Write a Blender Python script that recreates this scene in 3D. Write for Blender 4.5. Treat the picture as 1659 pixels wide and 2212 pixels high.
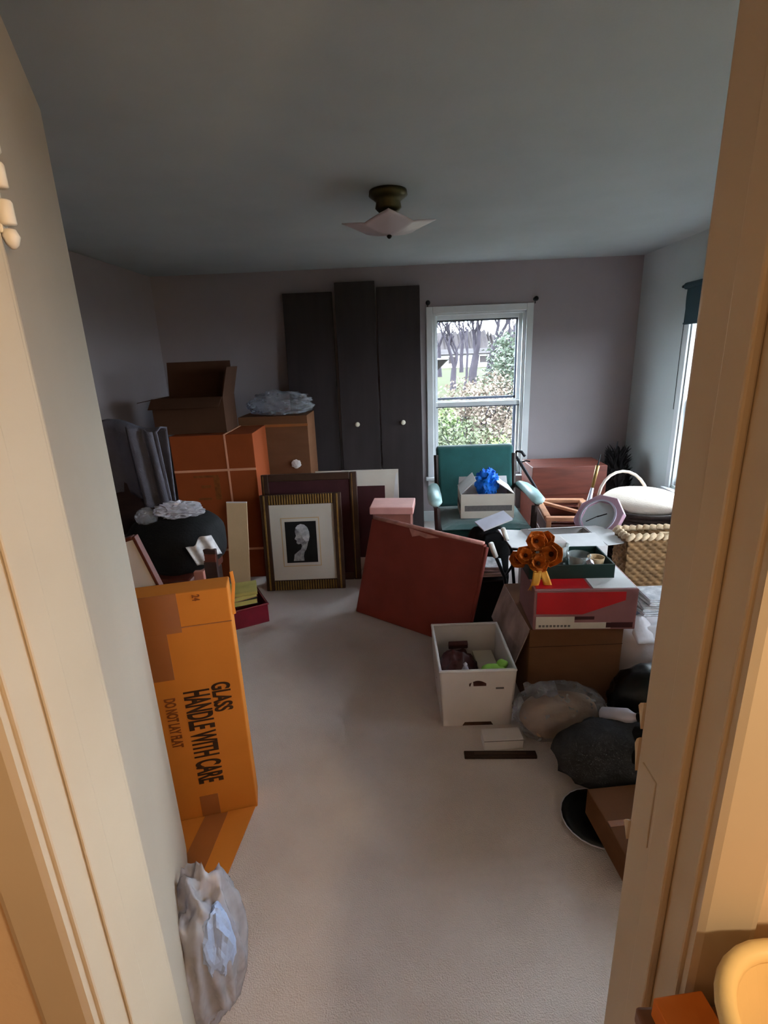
import bpy, bmesh, math, random
from mathutils import Vector, Matrix, Euler, noise

for o in list(bpy.data.objects):
    bpy.data.objects.remove(o, do_unlink=True)
SC = bpy.context.scene
COL = SC.collection
random.seed(7)

# ------------------------------------------------------------------ camera, world, lights, exposure
F_PX, PITCH, ROLL, YAW, CAM_H = 1100.0, 0.2958, -0.0395, -0.0285, 1.513
cam_d = bpy.data.cameras.new('camera')
cam_d.sensor_fit = 'VERTICAL'
cam_d.sensor_height = 24.0
cam_d.lens = F_PX / 2212.0 * 24.0
cam_d.clip_start = 0.01
cam_d.clip_end = 500
cam = bpy.data.objects.new('camera', cam_d)
COL.objects.link(cam)
cy, sy = math.cos(YAW), math.sin(YAW)
f0, r0, u0 = Vector((sy, cy, 0)), Vector((cy, -sy, 0)), Vector((0, 0, 1))
fw = f0 * math.cos(PITCH) - u0 * math.sin(PITCH)
up = u0 * math.cos(PITCH) + f0 * math.sin(PITCH)
rt = r0 * math.cos(ROLL) + up * math.sin(ROLL)
up = -r0 * math.sin(ROLL) + up * math.cos(ROLL)
cam.matrix_world = Matrix((
    (rt.x, up.x, -fw.x, 0), (rt.y, up.y, -fw.y, 0), (rt.z, up.z, -fw.z, CAM_H), (0, 0, 0, 1)))
SC.camera = cam

W = bpy.data.worlds.new('overcast_sky')
SC.world = W
W.use_nodes = True
bg = W.node_tree.nodes['Background']
bg.inputs['Color'].default_value = (0.80, 0.91, 1.0, 1)
bg.inputs['Strength'].default_value = 29.0

SC.view_settings.view_transform = 'Standard'
SC.view_settings.look = 'None'
SC.view_settings.gamma = 1
SC.view_settings.use_curve_mapping = False
SC.view_settings.exposure = 0.0
HALL_LAMP_W = 46.0
HALL_LAMP_COL = (1.0, 0.74, 0.44)

# ------------------------------------------------------------------ materials
def lin(c):
    return tuple(((x / 255) / 12.92 if x / 255 <= 0.04045 else ((x / 255 + 0.055) / 1.055) ** 2.4) for x in c)

MATS = {}
def mat(name, rgb, rough=0.75, var=0.15, scale=6.0, bump=0.08, bscale=80.0, metallic=0.0, spec=0.3, stretch=None, rgb2=None, trans=0.0, sheen=0.0):
    if name in MATS:
        return MATS[name]
    m = bpy.data.materials.new(name)
    m.use_nodes = True
    nt = m.node_tree
    b = nt.nodes['Principled BSDF']
    L = nt.links
    tc = nt.nodes.new('ShaderNodeTexCoord')
    mp = nt.nodes.new('ShaderNodeMapping')
    L.new(tc.outputs['Object'], mp.inputs['Vector'])
    if stretch:
        mp.inputs['Scale'].default_value = stretch
    nz = nt.nodes.new('ShaderNodeTexNoise')
    nz.inputs['Scale'].default_value = scale
    nz.inputs['Detail'].default_value = 4
    L.new(mp.outputs['Vector'], nz.inputs['Vector'])
    rp = nt.nodes.new('ShaderNodeValToRGB')
    c = lin(rgb)
    if rgb2 is None:
        a = tuple(max(0, x * (1 - var)) for x in c)
        d = tuple(min(1, x * (1 + var)) for x in c)
    else:
        a, d = c, lin(rgb2)
    rp.color_ramp.elements[0].position = 0.32
    rp.color_ramp.elements[1].position = 0.68
    rp.color_ramp.elements[0].color = (*a, 1)
    rp.color_ramp.elements[1].color = (*d, 1)
    L.new(nz.outputs['Fac'], rp.inputs['Fac'])
    L.new(rp.outputs['Color'], b.inputs['Base Color'])
    b.inputs['Roughness'].default_value = rough
    b.inputs['Metallic'].default_value = metallic
    b.inputs['Specular IOR Level'].default_value = spec
    if trans:
        b.inputs['Transmission Weight'].default_value = trans
    if sheen:
        b.inputs['Sheen Weight'].default_value = sheen
        b.inputs['Sheen Roughness'].default_value = 0.5
    if bump:
        n2 = nt.nodes.new('ShaderNodeTexNoise')
        n2.inputs['Scale'].default_value = bscale
        n2.inputs['Detail'].default_value = 3
        L.new(mp.outputs['Vector'], n2.inputs['Vector'])
        bp = nt.nodes.new('ShaderNodeBump')
        bp.inputs['Strength'].default_value = bump
        bp.inputs['Distance'].default_value = 0.01
        L.new(n2.outputs['Fac'], bp.inputs['Height'])
        L.new(bp.outputs['Normal'], b.inputs['Normal'])
    MATS[name] = m
    return m

def clear_mat(name, tint, clear=0.6, rough=0.15, body=(200, 200, 205)):
    m = bpy.data.materials.new(name)
    m.use_nodes = True
    nt = m.node_tree
    nt.nodes.clear()
    out = nt.nodes.new('ShaderNodeOutputMaterial')
    tr = nt.nodes.new('ShaderNodeBsdfTransparent')
    tr.inputs['Color'].default_value = (*lin(tint), 1)
    pr = nt.nodes.new('ShaderNodeBsdfPrincipled')
    pr.inputs['Base Color'].default_value = (*lin(body), 1)
    pr.inputs['Roughness'].default_value = rough
    pr.inputs['Specular IOR Level'].default_value = 0.6
    tc = nt.nodes.new('ShaderNodeTexCoord')
    nz = nt.nodes.new('ShaderNodeTexNoise')
    nz.inputs['Scale'].default_value = 14
    nz.inputs['Detail'].default_value = 3
    nt.links.new(tc.outputs['Object'], nz.inputs['Vector'])
    mr = nt.nodes.new('ShaderNodeMapRange')
    mr.inputs['From Min'].default_value = 0.3
    mr.inputs['From Max'].default_value = 0.7
    mr.inputs['To Min'].default_value = min(1, 1 - clear + 0.12)
    mr.inputs['To Max'].default_value = max(0, 1 - clear - 0.12)
    nt.links.new(nz.outputs['Fac'], mr.inputs['Value'])
    mx = nt.nodes.new('ShaderNodeMixShader')
    nt.links.new(mr.outputs['Result'], mx.inputs['Fac'])
    nt.links.new(tr.outputs[0], mx.inputs[1])
    nt.links.new(pr.outputs[0], mx.inputs[2])
    nt.links.new(mx.outputs[0], out.inputs['Surface'])
    return m

def pane_mat():
    m = bpy.data.materials.new('window_glass')
    m.use_nodes = True
    nt = m.node_tree
    nt.nodes.clear()
    out = nt.nodes.new('ShaderNodeOutputMaterial')
    tr = nt.nodes.new('ShaderNodeBsdfTransparent')
    tr.inputs['Color'].default_value = (0.95, 0.97, 0.98, 1)
    gl = nt.nodes.new('ShaderNodeBsdfGlossy')
    gl.inputs['Roughness'].default_value = 0.03
    tc = nt.nodes.new('ShaderNodeTexCoord')
    nz = nt.nodes.new('ShaderNodeTexNoise')
    nz.inputs['Scale'].default_value = 3
    nt.links.new(tc.outputs['Object'], nz.inputs['Vector'])
    mr = nt.nodes.new('ShaderNodeMapRange')
    mr.inputs['To Min'].default_value = 0.03
    mr.inputs['To Max'].default_value = 0.08
    nt.links.new(nz.outputs['Fac'], mr.inputs['Value'])
    mx = nt.nodes.new('ShaderNodeMixShader')
    nt.links.new(mr.outputs['Result'], mx.inputs['Fac'])
    nt.links.new(tr.outputs[0], mx.inputs[1])
    nt.links.new(gl.outputs[0], mx.inputs[2])
    nt.links.new(mx.outputs[0], out.inputs['Surface'])
    return m

M_CARPET = mat('beige_carpet', (202, 187, 181), 0.95, scale=1.3, rgb2=(228, 216, 212), bump=0.6, bscale=260, spec=0.05)
M_CEIL = mat('ceiling_paint', (180, 185, 186), 0.9, 0.05, 2.0, 0.05, 120, spec=0.1)
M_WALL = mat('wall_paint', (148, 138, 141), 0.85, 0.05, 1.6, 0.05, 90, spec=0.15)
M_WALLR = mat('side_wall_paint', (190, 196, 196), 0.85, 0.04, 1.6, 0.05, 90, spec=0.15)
M_TRIM = mat('cream_trim_paint', (194, 180, 160), 0.5, 0.06, 3.0, 0.04, 30, spec=0.35)
M_DOOR = mat('door_paint', (178, 164, 148), 0.5, 0.05, 2.0, 0.03, 30, spec=0.35)
M_HALL = mat('hall_wall_paint', (220, 196, 168), 0.8, 0.05, 2.0, 0.05, 90, spec=0.15)
M_WTRIM = mat('white_window_paint', (206, 208, 210), 0.5, 0.06, 6.0, 0.04, 40, spec=0.35)
M_WHITE = mat('painted_white_metal', (232, 226, 216), 0.4, 0.05, 10, 0.02, 40, spec=0.4)
M_GLASS = pane_mat()
M_CARD = mat('brown_cardboard', (108, 72, 50), 0.85, 0.10, 4, 0.05, 120, spec=0.1, stretch=(1, 1, 3))
M_CARDD = mat('dark_cardboard', (72, 48, 36), 0.85, 0.10, 4, 0.05, 120, spec=0.1)
M_CARDO = mat('orange_cardboard', (196, 118, 44), 0.8, 0.07, 3, 0.04, 100, spec=0.15)
M_CARDR = mat('red_brown_cardboard', (142, 66, 32), 0.8, 0.10, 3, 0.04, 100, spec=0.15)
M_TAPE = mat('brown_packing_tape', (150, 88, 44), 0.3, 0.10, 5, 0.03, 30, spec=0.5)
M_TAPE_PALE = mat('pale_strapping', (214, 150, 118), 0.5, 0.08, 9, 0.03, 60)
M_INK = mat('dark_stamp_ink', (52, 28, 12), 0.8, 0.3, 40, 0.0, 30)
M_INK2 = mat('faded_stamp_ink', (120, 62, 20), 0.8, 0.2, 40, 0.0, 30)
M_CLOSET = mat('dark_brown_closet_paint', (46, 38, 39), 0.6, 0.18, 3, 0.05, 60, spec=0.25, stretch=(4, 1, 0.6))
M_KNOB = mat('ivory_knob', (220, 208, 190), 0.3, 0.05, 10, 0.0, 30, spec=0.5)
M_DARKMETAL = mat('dark_metal', (38, 38, 42), 0.45, 0.15, 20, 0.05, 60, metallic=0.6)
M_BRASS = mat('aged_brass', (84, 74, 48), 0.4, 0.25, 12, 0.06, 60, metallic=0.8)
M_SHADE = mat('frosted_lamp_glass', (190, 176, 178), 0.35, 0.06, 6, 0.03, 60, spec=0.5)
M_GREEN = mat('green_upholstery', (24, 82, 80), 0.85, 0.14, 8, 0.25, 320, spec=0.2, sheen=0.5)
M_ARM = mat('pale_arm_cover', (176, 208, 208), 0.4, 0.06, 12, 0.2, 50, spec=0.5)
M_DWOOD = mat('dark_wood', (48, 30, 26), 0.5, 0.3, 5, 0.08, 40, spec=0.3, stretch=(1, 1, 6))
M_RWOOD = mat('red_brown_wood', (92, 42, 30), 0.5, 0.25, 4, 0.08, 40, spec=0.35, stretch=(1, 6, 6))
M_LWOOD = mat('light_pine_wood', (206, 146, 112), 0.55, 0.15, 6, 0.06, 40, stretch=(1, 5, 1))
M_BLACK = mat('black_fabric', (16, 15, 17), 0.8, 0.3, 12, 0.3, 90, spec=0.2)
M_BLACKP = mat('black_plastic', (14, 14, 17), 0.4, 0.3, 10, 0.1, 50, spec=0.4)
M_GREYF = mat('grey_wool', (96, 94, 104), 0.95, 0.14, 9, 0.35, 200, spec=0.1)
M_DGREYF = mat('charcoal_fabric', (56, 56, 60), 0.95, 0.2, 9, 0.35, 160, spec=0.1)
M_PAPER = mat('white_paper', (216, 212, 212), 0.8, 0.05, 14, 0.06, 60)
M_NEWS = mat('newsprint', (170, 170, 176), 0.85, scale=34, rgb2=(222, 220, 222), bump=0.05, bscale=60)
M_CREAM = mat('cream_board', (206, 176, 138), 0.8, 0.06, 5, 0.04, 60)
M_MAT = mat('ivory_mat_board', (214, 204, 192), 0.85, 0.04, 5, 0.03, 90)
M_GOLD = mat('antique_gold_leaf', (150, 118, 66), 0.4, 0.25, 24, 0.1, 90, metallic=0.55)
M_FRAMEB = mat('dark_brown_frame', (64, 42, 32), 0.45, 0.25, 8, 0.08, 60, spec=0.35)
M_MAROON = mat('maroon_picture', (66, 30, 34), 0.7, 0.2, 5, 0.04, 60)
M_PBLACK = mat('print_black', (18, 18, 20), 0.7, 0.3, 20, 0.02, 90)
M_PGREY = mat('print_grey', (110, 108, 112), 0.7, scale=40, rgb2=(186, 182, 182), bump=0.02, bscale=90)
M_REDV = mat('faded_red_vinyl', (142, 62, 54), 0.6, 0.12, 7, 0.12, 140, spec=0.3)
M_PINKE = mat('worn_lit_pink_edge', (200, 140, 130), 0.6, 0.2, 22, 0.15, 90)
M_PINKB = mat('pink_lid_card', (206, 150, 142), 0.6, 0.08, 9, 0.04, 60)
M_PINKS = mat('dusky_pink_card', (150, 96, 84), 0.7, 0.1, 9, 0.04, 60)
M_BLUE = mat('bright_blue_tissue', (20, 120, 230), 0.5, 0.2, 16, 0.3, 60, spec=0.4)
M_STRIPE = mat('grey_print_band', (104, 98, 96), 0.8, 0.12, 60, 0.02, 90)
M_BOXW = mat('off_white_box_card', (206, 194, 180), 0.75, 0.06, 6, 0.04, 90)
M_FILE = mat('white_file_box_card', (214, 206, 204), 0.75, 0.06, 5, 0.04, 90)
M_LEATHER = mat('oxblood_leather', (74, 34, 34), 0.45, 0.35, 10, 0.3, 40, spec=0.4)
M_LIME = mat('lime_green_plastic', (150, 205, 90), 0.5, 0.15, 12, 0.05, 60)
M_REDBOX = mat('bright_red_print', (190, 18, 28), 0.45, 0.12, 6, 0.02, 60, spec=0.4)
M_MAUVE = mat('mauve_print', (142, 96, 98), 0.5, 0.12, 6, 0.02, 60, spec=0.35)
M_DGREEN = mat('dark_green_tray', (14, 40, 34), 0.5, 0.2, 8, 0.05, 60, spec=0.35)
M_PETAL = mat('orange_brown_petal', (190, 96, 22), 0.8, 0.3, 12, 0.2, 60)
M_PETALC = mat('brown_flower_centre', (74, 34, 12), 0.9, 0.3, 30, 0.5, 60)
M_RIBBON = mat('gold_ribbon', (214, 150, 50), 0.5, 0.15, 14, 0.1, 60)
M_FLAPIN = mat('marbled_pink_flap', (112, 92, 86), 0.8, scale=5, rgb2=(206, 176, 168), bump=0.05, bscale=60)
M_WICKER = mat('tan_wicker', (120, 88, 56), 0.8, 0.3, 26, 0.2, 90)
M_ROPE = mat('pale_rope', (206, 178, 146), 0.85, 0.15, 30, 0.3, 120)
M_CLOCKF = mat('mauve_clock_frame', (190, 152, 170), 0.5, 0.1, 8, 0.04, 60)
M_DIAL = mat('pale_dial', (214, 224, 230), 0.3, 0.04, 8, 0.0, 60, spec=0.5)
M_CUSH = mat('ivory_cushion', (222, 206, 192), 0.85, 0.05, 6, 0.2, 120)
M_BARREL = mat('dark_basket_weave', (52, 38, 34), 0.8, 0.35, 24, 0.3, 90)
M_FUR = mat('dark_fur', (22, 16, 16), 0.9, 0.4, 20, 0.2, 90)
M_SILVER = mat('silver_grey', (196, 192, 206), 0.35, 0.1, 10, 0.04, 60, spec=0.5)
M_MAROONB = mat('maroon_plastic', (120, 18, 40), 0.5, 0.2, 8, 0.1, 60, spec=0.4)
M_YPAPER = mat('yellowed_paper', (190, 176, 104), 0.8, 0.15, 12, 0.06, 60)
M_CLEAR = clear_mat('clear_plastic_film', (235, 238, 245), 0.72, 0.12)
M_CLEARW = clear_mat('milky_plastic_film', (225, 225, 232), 0.42, 0.25, (196, 194, 204))
M_WBAG = mat('white_plastic_bag', (208, 200, 204), 0.4, 0.06, 6, 0.2, 30, spec=0.5)
M_TAN = mat('tan_bundle', (170, 132, 100), 0.85, 0.15, 8, 0.2, 80)
M_GLASSW = clear_mat('clear_glassware', (235, 240, 240), 0.7, 0.03, (210, 214, 214))
M_LBLUE = mat('light_blue_sheen', (160, 178, 214), 0.4, 0.08, 8, 0.1, 30)
M_SHADEB = mat('dark_teal_roller_blind', (52, 74, 82), 0.8, 0.1, 6, 0.06, 120)
M_CREAMP = mat('cream_plastic', (230, 206, 150), 0.4, 0.04, 8, 0.02, 40, spec=0.4)
M_HBOX = mat('hall_orange_card', (214, 122, 46), 0.7, 0.08, 8, 0.04, 90)
M_TABLE = mat('hall_table_wood', (120, 84, 58), 0.5, 0.25, 4, 0.06, 40, stretch=(6, 1, 1))
M_BARK = mat('grey_bark', (44, 40, 46), 0.95, 0.25, 6, 0.3, 20, spec=0.1)
M_LAWN = mat('rough_grass', (40, 47, 24), 0.95, scale=0.45, rgb2=(48, 43, 34), bump=0.4, bscale=9, spec=0.05)
M_LEAF1 = mat('olive_leaves', (76, 80, 58), 0.8, 0.35, 2.5, 0.0, 30)
M_LEAF2 = mat('russet_leaves', (96, 83, 73), 0.85, 0.3, 2.5, 0.0, 30)
M_LEAF3 = mat('bright_green_leaves', (78, 92, 52), 0.8, 0.25, 2.5, 0.0, 30)
M_LEAF4 = mat('evergreen_leaves', (66, 75, 62), 0.8, 0.3, 2.5, 0.0, 30)
M_HILL = mat('far_brown_woods', (46, 42, 43), 0.95, 0.15, 0.6, 0.0, 30, spec=0.05)
M_SIDING = mat('pale_far_siding', (170, 168, 166), 0.9, 0.04, 2, 0.0, 30)

# ------------------------------------------------------------------ mesh helpers
class MB:
    def __init__(self):
        self.v, self.f = [], []
    def add(self, verts, faces):
        n = len(self.v)
        self.v += [tuple(p) for p in verts]
        self.f += [tuple(i + n for i in q) for q in faces]
        return self
    def hexa(self, p):            # 4 bottom ccw, 4 top ccw
        return self.add(p, [(3, 2, 1, 0), (4, 5, 6, 7), (0, 1, 5, 4), (1, 2, 6, 5), (2, 3, 7, 6), (3, 0, 4, 7)])
    def box(self, c, s, rot=None):
        x, y, z = s[0] / 2, s[1] / 2, s[2] / 2
        p = [Vector(q) for q in ((-x, -y, -z), (x, -y, -z), (x, y, -z), (-x, y, -z), (-x, -y, z), (x, -y, z), (x, y, z), (-x, y, z))]
        if rot is not None:
            m = Euler(rot).to_matrix()
            p = [m @ q for q in p]
        c = Vector(c)
        return self.hexa([q + c for q in p])
    def b(self, x0, x1, y0, y1, z0, z1):
        return self.box(((x0 + x1) / 2, (y0 + y1) / 2, (z0 + z1) / 2), (abs(x1 - x0), abs(y1 - y0), abs(z1 - z0)))
    def slab(self, pts, n, t):    # polygon pts extruded by -n*t
        n = Vector(n).normalized()
        a = [Vector(p) for p in pts]
        d = [p - n * t for p in a]
        k = len(a)
        f = [tuple(range(k)), tuple(reversed(range(k, 2 * k)))]
        f += [(i, k + i, k + (i + 1) % k, (i + 1) % k) for i in range(k)]
        return self.add(a + d, f)
    def tube(self, pts, r, n=8, cap=True, flat=1.0):
        pts = [Vector(p) for p in pts]
        rs = r if isinstance(r, (list, tuple)) else [r] * len(pts)
        vs, fs = [], []
        prev = None
        for i, p in enumerate(pts):
            d = (pts[min(i + 1, len(pts) - 1)] - pts[max(i - 1, 0)]).normalized()
            if prev is None:
                a = d.cross(Vector((0, 0, 1)))
                if a.length < 0.05:
                    a = d.cross(Vector((0, 1, 0)))
                a.normalize()
            else:
                a = (prev - d * prev.dot(d)).normalized()
            prev = a
            b_ = d.cross(a)
            for k in range(n):
                t = 2 * math.pi * k / n
                vs.append(p + (a * math.cos(t) + b_ * math.sin(t) * flat) * rs[i])
        for i in range(len(pts) - 1):
            for k in range(n):
                fs.append((i * n + k, i * n + (k + 1) % n, (i + 1) * n + (k + 1) % n, (i + 1) * n + k))
        if cap:
            fs.append(tuple(reversed(range(n))))
            fs.append(tuple((len(pts) - 1) * n + k for k in range(n)))
        return self.add(vs, fs)
    def lathe(self, prof, n=24, c=(0, 0, 0), cap0=True, cap1=True, m=None):
        vs, fs = [], []
        for r, z in prof:
            for k in range(n):
                t = 2 * math.pi * k / n
                p = Vector((r * math.cos(t), r * math.sin(t), z))
                if m is not None:
                    p = m @ p
                vs.append(p + Vector(c))
        for i in range(len(prof) - 1):
            for k in range(n):
                fs.append((i * n + k, i * n + (k + 1) % n, (i + 1) * n + (k + 1) % n, (i + 1) * n + k))
        if cap0:
            fs.append(tuple(reversed(range(n))))
        if cap1:
            fs.append(tuple((len(prof) - 1) * n + k for k in range(n)))
        return self.add(vs, fs)
    def grid(self, fn, nu, nv, flip=False):
        vs = [fn(i / nu, j / nv) for j in range(nv + 1) for i in range(nu + 1)]
        fs = []
        for j in range(nv):
            for i in range(nu):
                a = j * (nu + 1) + i
                q = (a, a + 1, a + nu + 2, a + nu + 1)
                fs.append(tuple(reversed(q)) if flip else q)
        return self.add(vs, fs)
    def blob(self, c, r, seed=0, amp=0.2, freq=2.5, sub=4, ridge=True, zmin=None, power=2.0, zf=1.0):
        bm = bmesh.new()
        bmesh.ops.create_icosphere(bm, subdivisions=sub, radius=1)
        off = Vector((seed * 7.3, seed * 3.1, seed * 1.7))
        for v in bm.verts:
            p = v.co.copy()
            # superellipsoid push for boxier bags
            if power != 2.0:
                s = (abs(p.x) ** power + abs(p.y) ** power + abs(p.z) ** power) ** (1 / power)
                p = p / s
            q = Vector((v.co.x, v.co.y, v.co.z * zf)) * freq + off
            n = noise.noise(q)
            if ridge:
                n = 0.5 - abs(noise.noise(q)) * 1.6 + 0.4 * (0.5 - abs(noise.noise(q * 2.3)) * 1.6)
            p = p * (1 + amp * n)
            v.co = Vector((p.x * r[0] + c[0], p.y * r[1] + c[1], p.z * r[2] + c[2]))
            if zmin is not None and v.co.z < zmin:
                v.co.z = zmin + (v.co.z - zmin) * 0.02
        bm.verts.index_update()
        self.add([v.co.copy() for v in bm.verts], [[w.index for w in f.verts] for f in bm.faces])
        bm.free()
        return self
    def build(self, name, m, parent=None, smooth=False, bevel=0.0, solid=0.0, kind=None, label=None, seg=2):
        me = bpy.data.meshes.new(name)
        me.from_pydata([tuple(p) for p in self.v], [], self.f)
        me.validate()
        me.update()
        bm = bmesh.new()
        bm.from_mesh(me)
        bmesh.ops.recalc_face_normals(bm, faces=bm.faces)
        bm.to_mesh(me)
        bm.free()
        me.materials.append(m)
        if smooth:
            for p in me.polygons:
                p.use_smooth = True
        o = bpy.data.objects.new(name, me)
        COL.objects.link(o)
        if parent is not None:
            o.parent = parent
        if solid:
            s = o.modifiers.new('thickness', 'SOLIDIFY')
            s.thickness = solid
            s.offset = 0
        if bevel:
            s = o.modifiers.new('bevel', 'BEVEL')
            s.width = bevel
            s.segments = seg
            s.limit_method = 'ANGLE'
            s.angle_limit = math.radians(40)
        if kind:
            o['kind'] = kind
        if label:
            o['label'] = label
        return o

def tag(o, label, cat, group=None):
    o['label'] = label
    o['category'] = cat
    if group:
        o['group'] = group
    return o

def thing(name, label, cat, loc=(0, 0, 0), rot=0, group=None):
    o = bpy.data.objects.new(name, None)
    o.empty_display_size = 0.1
    COL.objects.link(o)
    o.location = loc
    o.rotation_euler = rot if isinstance(rot, (tuple, list)) else (0, 0, rot)
    return tag(o, label, cat, group)

def struct(name, mb, m, label=None, cat=None, **k):
    o = mb.build(name, m, kind='structure', **k)
    if label:
        o['label'] = label
    if cat:
        o['category'] = cat
    return o

def sroot(name, label, cat):
    o = bpy.data.objects.new(name, None)
    COL.objects.link(o)
    o['kind'] = 'structure'
    o['label'] = label
    o['category'] = cat
    return o

def text_mesh(txt, size, m, name, parent, mtx, sx=1.0, thick=0.0006):
    cu = bpy.data.curves.new('lettering', 'FONT')
    cu.body = txt
    cu.size = size
    cu.extrude = thick
    cu.align_x = 'LEFT'
    cu.offset = size * 0.03
    to = bpy.data.objects.new('lettering', cu)
    COL.objects.link(to)
    bpy.context.view_layer.update()
    dg = bpy.context.evaluated_depsgraph_get()
    me = bpy.data.meshes.new_from_object(to.evaluated_get(dg))
    bpy.data.objects.remove(to, do_unlink=True)
    me.transform(mtx @ Matrix.Diagonal((sx, 1, 1, 1)))
    me.materials.clear()
    me.materials.append(m)
    o = bpy.data.objects.new(name, me)
    COL.objects.link(o)
    o.parent = parent
    return o

# ------------------------------------------------------------------ room shell
XL, XR, YB, ZC = -2.02, 2.08, 4.63, 2.228
YF0, YF1 = 0.44, 0.58          # doorway wall: hall face, room face
JL, JR = -0.405, 0.325         # doorway jambs
HDR = 2.05
WX0, WX1, WZ0, WZ1 = 0.345, 1.14, 0.45, 1.845     # back window opening
RY0, RY1, RZ0, RZ1 = 2.95, 3.80, 0.50, 1.86       # side window opening
SY0, SY1 = 0.90, 1.85                             # unseen side window opening, added to light the carpet

struct('floor', MB().b(XL - .1, XR + .1, YF0 + .06, YB + .1, -0.1, 0), M_CARPET, 'worn beige carpet floor of the cluttered room', 'floor')
struct('floor_hall', MB().b(-1.4, 1.5, -1.7, YF0 + .06, -0.1, 0), M_TABLE, 'brown hallway floor outside the doorway', 'floor')
struct('ceiling', MB().b(XL - .1, XR + .1, YF0, YB + .1, ZC, ZC + 0.1), M_CEIL, 'plain grey-white ceiling of the room', 'ceiling')
struct('ceiling_hall', MB().b(-1.4, 1.5, -1.7, YF0, ZC, ZC + 0.1), M_CEIL, 'hallway ceiling behind the doorway', 'ceiling')
mb = MB()
mb.b(XL - .1, WX0, YB, YB + .14, 0, ZC).b(WX1, XR + .1, YB, YB + .14, 0, ZC).b(WX0, WX1, YB, YB + .14, 0, WZ0).b(WX0, WX1, YB, YB + .14, WZ1, ZC)
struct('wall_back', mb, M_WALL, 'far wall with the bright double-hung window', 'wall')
mb = MB()
mb.b(XR, XR + .14, YF1, SY0, 0, ZC).b(XR, XR + .14, SY1, RY0, 0, ZC).b(XR, XR + .14, SY0, SY1, 0, RZ0).b(XR, XR + .14, SY0, SY1, RZ1, ZC).b(XR, XR + .14, RY1, YB, 0, ZC).b(XR, XR + .14, RY0, RY1, 0, RZ0).b(XR, XR + .14, RY0, RY1, RZ1, ZC)
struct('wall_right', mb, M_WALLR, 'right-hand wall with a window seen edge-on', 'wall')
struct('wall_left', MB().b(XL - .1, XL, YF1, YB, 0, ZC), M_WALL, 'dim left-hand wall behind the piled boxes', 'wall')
mb = MB()
mb.b(XL - .1, JL - .02, YF0, YF1, 0, ZC).b(JR + .02, XR + .1, YF0, YF1, 0, ZC).b(JL - .02, JR + .02, YF0, YF1, HDR + .02, ZC)
struct('wall_front', mb, M_HALL, 'wall holding the doorway we look through', 'wall')
mb = MB()
mb.b(-1.4, -1.3, -1.7, YF0, 0, ZC).b(1.4, 1.5, -1.7, YF0, 0, ZC).b(-1.4, 1.5, -1.8, -1.7, 0, ZC)
struct('wall_hall', mb, M_HALL, 'hallway walls behind the camera', 'wall')

# baseboards
struct('baseboard_back', MB().b(XL, XR, YB - .015, YB, 0, .1), M_WTRIM, 'painted baseboard along the far wall', 'baseboard', bevel=.004)
struct('baseboard_left', MB().b(XL, XL + .015, YF1, YB - .015, 0, .1), M_WTRIM, 'painted baseboard along the left wall', 'baseboard', bevel=.004)
struct('baseboard_right', MB().b(XR - .015, XR, YF1, YB - .015, 0, .1), M_WTRIM, 'painted baseboard along the right wall', 'baseboard', bevel=.004)

# doorway trim: jamb, stop, casing (per side)
def door_trim(name, side, label):
    r = sroot(name, label, 'door trim')
    x = JL if side < 0 else JR
    s = side
    MB().b(x, x + s * .02, YF0 - .004, YF1 + .004, 0, HDR).build('jamb', M_TRIM, r, bevel=.003)
    st = .005 if side < 0 else .011
    MB().b(x - s * st, x, .475, .515, 0, HDR - .011).build('stop', M_TRIM, r, bevel=.003)
    # moulded casing on the hall side
    prof = [(.005, 0), (.005, .012), (.012, .016), (.060, .019), (.068, .016), (.070, .0)]
    vs, fs = [], []
    for z in (0, HDR + .07):
        for a, d in prof:
            vs.append((x + s * a, YF0 - .0005 - d, z))
    n = len(prof)
    for i in range(n):
        fs.append((i, (i + 1) % n, n + (i + 1) % n, n + i))
    fs += [tuple(range(n)), tuple(range(n, 2 * n))]
    MB().add(vs, fs).build('casing', M_TRIM, r)
    MB().b(x + s * .006, x + s * .066, YF1 + .0005, YF1 + .018, 0, HDR + .06).build('room_casing', M_TRIM, r, bevel=.004)
    return r
tl = door_trim('trim_1', -1, 'cream painted left door jamb and casing')
tr_ = door_trim('trim_2', 1, 'cream painted right door jamb and casing, chipped at the latch')
r = sroot('trim_3', 'cream painted head jamb above the doorway', 'door trim')
MB().b(JL, JR, YF0 - .004, YF1 + .004, HDR, HDR + .02).build('head_jamb', M_TRIM, r, bevel=.003)
MB().b(JL + .005, JR - .011, .475, .515, HDR - .011, HDR).build('stop', M_TRIM, r)
MB().b(JL - .07, JR + .07, YF0 - .02, YF0 - .0005, HDR + .006, HDR + .07).build('casing', M_TRIM, r, bevel=.004)
# strike plate remains and splintered paint on the right jamb
mb = MB()
for z, w, h in ((1.045, .007, .03), (.985, .004, .04), (.845, .008, .025)):
    mb.slab([(JR, YF1 + .003, z - h), (JR - .001, YF1 + .004 + w * .5, z - h * .4), (JR - .003, YF1 + .003 + w, z + h * .1), (JR - .002, YF1 + .003 + w * .6, z + h * .3), (JR, YF1 + .003, z + h * .4)], (-1, 0, 0), -.004)
mb.build('splintered_edge', M_TRIM, tr_, label='splintered paint beside the latch')
MB().b(JR - .002, JR + .001, .535, .572, .86, .97).build('strike_plate', M_TRIM, tr_, bevel=.001)

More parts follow.
